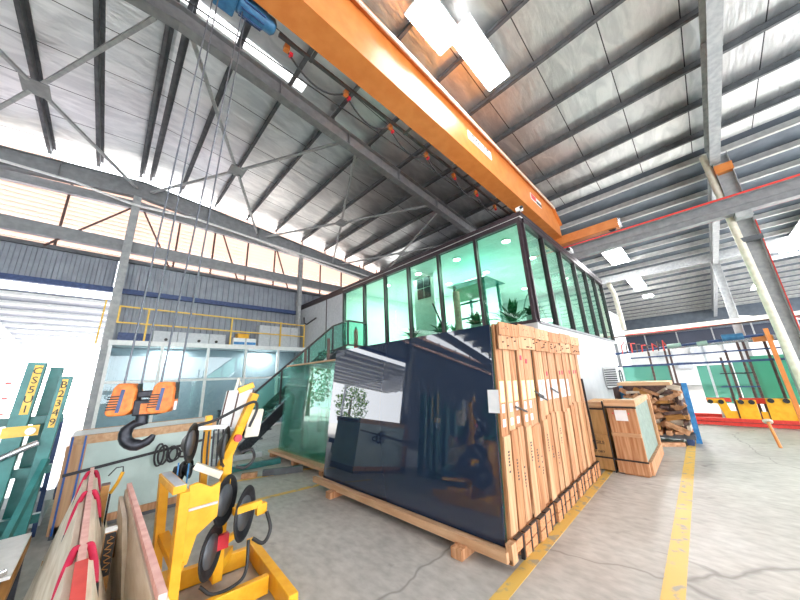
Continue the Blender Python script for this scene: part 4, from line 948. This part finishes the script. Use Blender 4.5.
# mast
bm((.88, 3.1, .1), (.86, 3.05, 1.05), .08, .07, 'mast', up=(1, 0, 0)); bm((.74, 3.2, .55), (.72, 3.2, 1.35), .06, .05, 'mast', up=(1, 0, 0))
bm((.86, 3.05, 1.0), (1.03, 3.0, 1.52), .07, .06, 'boom', up=(1, 0, 0)); bm((.8, 3.06, .9), (.92, 2.98, 1.25), .05, .05, 'boom', up=(1, 0, 0))
bm((.62, 3.0, 1.0), (.8, 2.94, .9), .05, .05, 'cross_arm', 'cream'); bm((.62, 3.05, 1.27), (.83, 3.02, 1.26), .05, .03, 'top_bar', 'white')
bm((.8, 3.1, .3), (1.2, 3.4, .3), .04, .05, 'stay'); bm((.86, 3.1, .15), (1.05, 3.38, .15), .06, .08, 'foot_beam')
bm((.9, 2.9, .62), (1.12, 2.9, .62), .05, .05, 'cup_arm'); bm((1.08, 2.9, .58), (1.16, 2.9, .58), .06, .08, 'square_tube_end'); 
B(1.161, 1.166, 2.88, 2.92, .56, .6).build('tube_bore', 'black', t)
B(.84, .92, 3.0, 3.06, .34, .44).build('valve_block', 'redlight', t)
# control box
cbx = MB(); ce1 = V((.13, -.04, .0)).normalized(); ce2 = V((.14, 0, 1)).normalized()
cb = cbx.prism([(0, 0), (.23, 0), (.23, .34), (0, .34)], (.78, 3.14, 1.22), ce1, ce2, -.07).build('control_box', 'paper', t, .006)
for a, b in (((.01, .0), (.01, .34)), ((.22, .0), (.22, .34)), ((.1, .02), (.1, .32))):
    o_ = V((.78, 3.13, 1.22)); MB().beam(o_+ce1*a[0]+ce2*a[1], o_+ce1*b[0]+ce2*b[1], .012, .008, up=(0, 1, 0)).build('brown_trim', 'brown', cb)
MB().prism([(0, 0), (.12, 0), (.12, .24), (0, .24)], (1.0, 3.1, 1.13), ce1, ce2, -.12).build('battery_box', 'cream', t, .006)
bm((.88, 2.98, 1.55), (1.0, 2.96, 1.6), .03, .05, 'top_bracket'); MB().tube([(.86, 3.0, 1.56), (.88, 3.0, 1.66), (.9, 3.0, 1.6)], .012, 6).build('lifting_eye', 'cream', t)
MB().cyl((.9, 2.93, 1.16), (.9, 2.96, 1.16), .03, 14).build('red_button', 'redlight', t)
# hoses
MB().hose([(.6, 2.98, 1.3), (.72, 2.95, 1.33), (.9, 2.9, 1.42), (1.0, 2.9, 1.45), (1.03, 2.92, 1.38), (.98, 2.93, 1.24)], .012, 8).build('hose', 'black', t)
MB().hose([(1.02, 2.85, .4), (1.0, 2.8, .22), (.93, 2.8, .16), (.8, 2.85, .14), (.72, 2.9, .2)], .012, 8).build('hose', 'black', t)
MB().hose([(1.05, 2.85, .4), (1.12, 2.8, .36), (1.17, 2.8, .44), (1.15, 2.85, .56)], .014, 8).build('hose', 'black', t)
MB().hose([(.92, 2.9, 1.05), (1.0, 2.88, 1.06), (1.03, 2.9, .98), (.97, 2.92, .92), (.9, 2.93, .94)], .012, 8).build('hose', 'black', t)
# cups
def cup(c, r, yaw, nm='suction_cup', tilt=0):
    ax = V((math.cos(math.radians(yaw)), math.sin(math.radians(yaw)), tilt))
    mb = MB(); mb.lathe([(-.05, 0), (-.05, .04), (-.02, r*.55), (.0, r*.9), (.012, r), (.02, r*.98), (.014, r*.88), (.004, r*.8), (.004, 0)], c, ax, 32)
    o = mb.build(nm, 'black', t)
    a = ax.normalized(); MB().lathe([(.0, r*.62), (.008, r*.62), (.008, 0)], V(c)+a*.004, a, 24).build('inner_plate', 'steel_dark', o)
    return o
cup((.85, 2.98, .7), .18, -42); cup((1.01, 2.98, .56), .2, -40); cup((.77, 2.93, .39), .175, -38)
cup((.57, 3.02, 1.17), .15, -26); cup((.82, 3.02, 1.1), .16, -24)
for k in range(2): cup((.6+.055*k, 3.4, .9), .075, -24)
bm((.56, 3.44, .9), (.72, 3.44, .9), .03, .03, 'cup_bar', 'darkmetal')
mb = MB()
for k in range(5): mb.tube([(.66+.035*k, 3.02, 1.24), (.655+.037*k, 3.0, 1.1), (.665+.035*k, 3.0, .96)], .007, 6)
mb.build('spring_cables', 'darkmetal', t)
MB().beam((.53, 3.12, .8), (.53, 3.12, 1.02), .01, .01, up=(1, 0, 0)).build('blue_handle', 'bluepost', t)
MB().beam((.6, 3.12, .85), (.6, 3.12, 1.02), .01, .01, up=(1, 0, 0)).build('blue_handle', 'bluepost', t)

# ------------------------------------------------------------------ board rack with red padded hooks (bottom left)
t = thing('padded_board_rack', 'narrow weathered A-frame rack with red padded hooks', 'rack', (.04, 2.8, 0))
def face(x0t, x0b, y0, y1, zt, zb_, th, nm, m, p=None):
    mb = MB(); mb.hexa([(x0b, y0, zb_), (x0b+th, y0, zb_), (x0b+th, y1, zb_), (x0b, y1, zb_), (x0t, y0, zt), (x0t+th, y0, zt), (x0t+th, y1, zt), (x0t, y1, zt)])
    return mb.build(nm, m, p or t, .002)
face(.005, -.2, 1.2, 4.1, .88, .02, .025, 'left_board', 'paleboard'); face(.062, .2, 1.2, 4.05, .88, .42, .025, 'right_board', 'paleboard')
B(.034, .06, 1.2, 4.14, .7, .93).build('ridge_board', 'pink', t); B(.028, .066, 1.25, 1.95, .931, .938).build('red_cap', 'red', t)
B(-.13, .2, 1.25, 1.3, .3, .34).build('cross_tie', 'woodold', t); B(-.13, .2, 3.9, 3.95, .3, .34).build('cross_tie', 'woodold', t)
for i, (y, k) in enumerate(((3.95, 1), (3.2, 1.1), (2.15, .85))):
    for s_ in (-1, 1):
        c0 = V((.047+s_*.012, y, .92)); k2 = k*(.75 if s_ > 0 else 1); pts = [c0, c0+V((s_*.012, 0, 0)), c0+V((s_*.028*k, -.03, -.04*k2)), c0+V((s_*.042*k, -.08, -.1*k2)), c0+V((s_*.05*k, -.14, -.17*k2))]
        h = MB().hose(pts, .014, 10).build('padded_hook', 'redpad', t)
        MB().tube([pts[-1], pts[-1]+V((s_*.006, -.02, -.05))], .015, 10).build('hook_tip', 'black', h)
t = thing('board_rack', 'second weathered A-frame rack with a pale pink edge strip', 'rack', (.3, 2.5, 0))
face(.242, .225, 1.5, 3.3, .87, .02, .02, 'left_board', 'paleboard'); face(.266, .45, 1.5, 3.3, .87, .02, .02, 'right_board', 'paleboard')
MB().beam((.262, 1.5, .89), (.262, 3.32, .89), .026, .03).build('edge_strip', 'pink', t)
B(.3, .45, 1.55, 1.58, .2, .24).build('cross_tie', 'woodold', t); B(.3, .45, 3.2, 3.23, .2, .24).build('cross_tie', 'woodold', t)
mb = MB(); mb.hexa([(.262, 1.6, .12), (.285, 1.6, .12), (.285, 3.2, .12), (.262, 3.2, .12), (.21, 2.7, .84), (.232, 2.7, .84), (.232, 3.25, .84), (.21, 3.25, .84)]); mb.build('leaning_board', 'paleboard', t)
for a, b in (((.225, 3.15, .5), (.2, 2.95, .72)), ((.24, 2.5, .3), (.225, 2.3, .5))): MB().beam(a, b, .02, .03).build('batten', 'woodold', t)
def tanpost(x, y, z0, z1, l, dark):
    t = thing('timber_upright', l, 'timber', (x, y, 0))
    B(x-.022, x+.022, y-.03, y+.03, 0, z1).build('post', 'woodold', t, .002); B(x-.024, x+.024, y-.032, y+.032, z1, z1+.008).build('top_cap', 'white' if dark else 'brown', t)
    if dark:
        mb = MB()
        B(x-.021, x+.021, y-.033, y-.0305, z1-.2, z1-.005).build('black_band', 'black', t)
        pts = [(x+.015*math.sin(k*1.9), y-.036, z1-.02-.16*k/18) for k in range(19)]
        mb.tube(pts, .003, 5); mb.build('tan_scrawl', 'woodold', t)
tanpost(.128, 3.3, 0, .93, 'plain tan timber upright between the two racks', False)
tanpost(.152, 2.45, 0, .87, 'tan timber upright with black patterned band', True)
t = thing('hooked_tool', 'yellow handled tool with thin black hook behind tan upright', 'tool', (.19, 3.5, 0))
MB().tube([(.17, 3.5, .82), (.2, 3.5, .88), (.225, 3.5, .96)], .012, 8).build('handle', 'yellow', t)
MB().tube([(.225, 3.5, .96), (.22, 3.5, 1.0), (.18, 3.5, 1.0), (.14, 3.5, .95)], .005, 6).build('hook', 'black', t)
MB().beam((.165, 3.5, 0), (.17, 3.5, .82), .012, .012, up=(1, 0, 0)).build('shaft', 'darkmetal', t)

def glass_frame(x, y, label):
    t = thing('glass_storage_rack', label, 'rack', (x, y, 0))
    for dy in (-1.1, 0, 1.1):
        MB().beam((x-.3, y+dy, .1), (x, y+dy, 2.3), .08, .08, up=(0, 1, 0)).build('upright', 'green', t)
        MB().beam((x-.45, y+dy, .06), (x+.6, y+dy, .06), .08, .1).build('foot', 'green', t)
    for z in (.7, 1.5, 2.2): MB().beam((x-.33+.13*z, y-1.15, z), (x-.33+.13*z, y+1.15, z), .05, .05).build('cross_bar', 'green', t)
    for k in range(3):
        a = x+.06+.05*k; mb = MB(); mb.hexa([(a+.1, y-1.2, .13), (a+.115, y-1.2, .13), (a+.115, y+1.2, .13), (a+.1, y+1.2, .13), (a, y-1.2, 2.0-.1*k), (a+.015, y-1.2, 2.0-.1*k), (a+.015, y+1.2, 2.0-.1*k), (a, y+1.2, 2.0-.1*k)])
        mb.build('glass_sheet', 'rackglass', t)
glass_frame(-4.2, 4.6, 'green glass storage rack mirrored low in the dark pane, nearer the label')
glass_frame(-5.6, 8.6, 'green glass storage rack mirrored in the dark pane beside the doorway reflection')
glass_frame(-7.5, 3.6, 'green glass storage rack mirrored at the right edge of the dark pane')
# ------------------------------------------------------------------ green steel rack with lettered posts (far left)
t = thing('green_post_rack', 'tall green steel rack with yellow lettered posts', 'rack', (-.6, 5, 0))
specs = [(-.56, 5.0, 1.93, .13), (-.44, 5.35, 1.9, .1), (-.33, 5.0, 1.78, .1), (-.85, 4.9, 1.55, .16), (-1.2, 4.9, 1.5, .16)]
for i, (x, y, z1, w) in enumerate(specs):
    p = MB().beam((x-.05, y, 0), (x+.03, y, z1), w, .12, up=(0, 1, 0)).build('post', 'green', t, .004)
    if i in (0, 2):
        s = 'CS5U1' if i == 0 else 'B2349'; ww = w*.45
        def P_(z): return V((x-.05+.08*z/z1+(.02 if i == 0 else .0), y-.062, z))
        MB().beam(P_(z1-.52), P_(z1-.03), ww, .003, up=(0, 1, 0)).build('letter_plate', 'yellowrail', p)
        for k, ch in enumerate(s):
            text(ch, .1, 'black', p, P_(z1-.09-k*.095)+V((0, -.004, 0)), (1, 0, 0), (0, 0, 1), ext=.001)
for z in (.35, .8, 1.3): B(-1.4, -.26, 5.06, 5.14, z, z+.08).build('cross_beam', 'green', t)
B(-.64, -.4, 4.93, 4.938, 1.2, 1.3).build('yellow_plate', 'yellowrail', t)['label'] = 'small yellow notice plate'
B(-1.0, -.3, 4.2, 4.95, .08, .16).build('foot', 'green', t); B(-1.0, -.92, 3.9, 4.95, 0, .08).build('foot', 'green', t); B(-.4, -.32, 3.9, 4.95, 0, .08).build('foot', 'green', t)
MB().beam((-.45, 4.6, .16), (-.3, 4.95, .95), .05, .05).build('strut', 'green', t)
MB().tube([(-.6, 4.88, 1.02), (-.45, 4.86, 1.1), (-.38, 4.88, 1.13)], .03, 8).build('clamp', 'silver', t)
MB().cyl((-.45, 4.86, 1.25), (-.45, 4.9, 1.25), .035, 14).build('round_light', 'paper', t)
# second green frame behind
t = thing('steel_stand', 'slim blue steel stand standing behind the lettered posts', 'stand', (-.45, 5.9, 0))
for a, b in (((-.5, 5.9, 0), (-.42, 5.9, 1.3)), ((-.32, 5.9, 0), (-.31, 5.9, 1.3))): MB().beam(a, b, .04, .04, up=(0, 1, 0)).build('upright', 'navy', t)
MB().beam((-.42, 5.9, 1.3), (-.31, 5.9, 1.3), .04, .04).build('head', 'navy', t); MB().beam((-.47, 5.9, .5), (-.32, 5.9, .5), .04, .04).build('shelf_rail', 'navy', t)
# low cart with glossy white glass sheets
t = thing('glass_cart', 'low cart carrying glossy white glass sheets at far left', 'cart', (-.4, 4, 0))
MB().hexa([(-.75, 3.3, .5), (-.23, 3.3, .5), (-.23, 4.12, .5), (-.7, 4.12, .5), (-.75, 3.3, .52), (-.23, 3.3, .52), (-.23, 4.12, .52), (-.7, 4.12, .52)]).build('white_sheet', 'white', t)
for x in (-.7, -.48, -.26): MB().beam((x, 2.6, .3), (x+.01, 4.1, .47), .05, .06).build('slat', 'woodold', t)
MB().tube([(-.9, 3.0, .48), (-.45, 3.05, .54), (-.25, 3.2, .58)], .02, 8).build('silver_rail', 'silver', t)
MB().cyl((-.42, 2.98, .6), (-.38, 2.98, .66), .04, 14).build('yellow_knob', 'yellow', t)
for x, y in ((-.7, 3.0), (-.26, 3.0), (-.7, 4.05), (-.26, 4.05)): MB().beam((x, y, 0), (x, y, .33 if y < 4 else .45), .05, .05, up=(1, 0, 0)).build('leg', 'darkmetal', t)

t = thing('glass_stillage', 'low stack of glass painted white for glare behind the lettered green posts', 'glass stack', (-.5, 7, 0))
B(-1.6, -.24, 6.2, 9.2, .3, .42).build('glass_sheets', 'gloss', t, .004); B(-1.55, -.3, 6.3, 9.1, 0, .29).build('base', 'greypanel', t)  # white base colour stands in for the glare over this zone
MB().beam((-.225, 6.2, .36), (-.225, 9.2, .36), .02, .14).build('edge_rail', 'navy', t)
# ------------------------------------------------------------------ daylight
w = bpy.data.worlds.new('sky'); sc.world = w; w.use_nodes = True
nt = w.node_tree; bg = nt.nodes['Background']; bg.inputs[0].default_value = (.93, .96, 1, 1); bg.inputs[1].default_value = 5.0
su = bpy.data.lights.new('sun', 'SUN'); su.energy = 8; su.angle = .02; su.color = (1, .96, .9)
so = bpy.data.objects.new('sun', su); COL.objects.link(so); so.rotation_euler = (math.radians(-28), 0, math.radians(15))

sc.view_settings.view_transform = 'Standard'; sc.view_settings.look = 'None'; sc.view_settings.gamma = 1; sc.view_settings.use_curve_mapping = False
sc.view_settings.exposure = .72
for o in bpy.data.objects:
    if 'top' in o: del o['top']
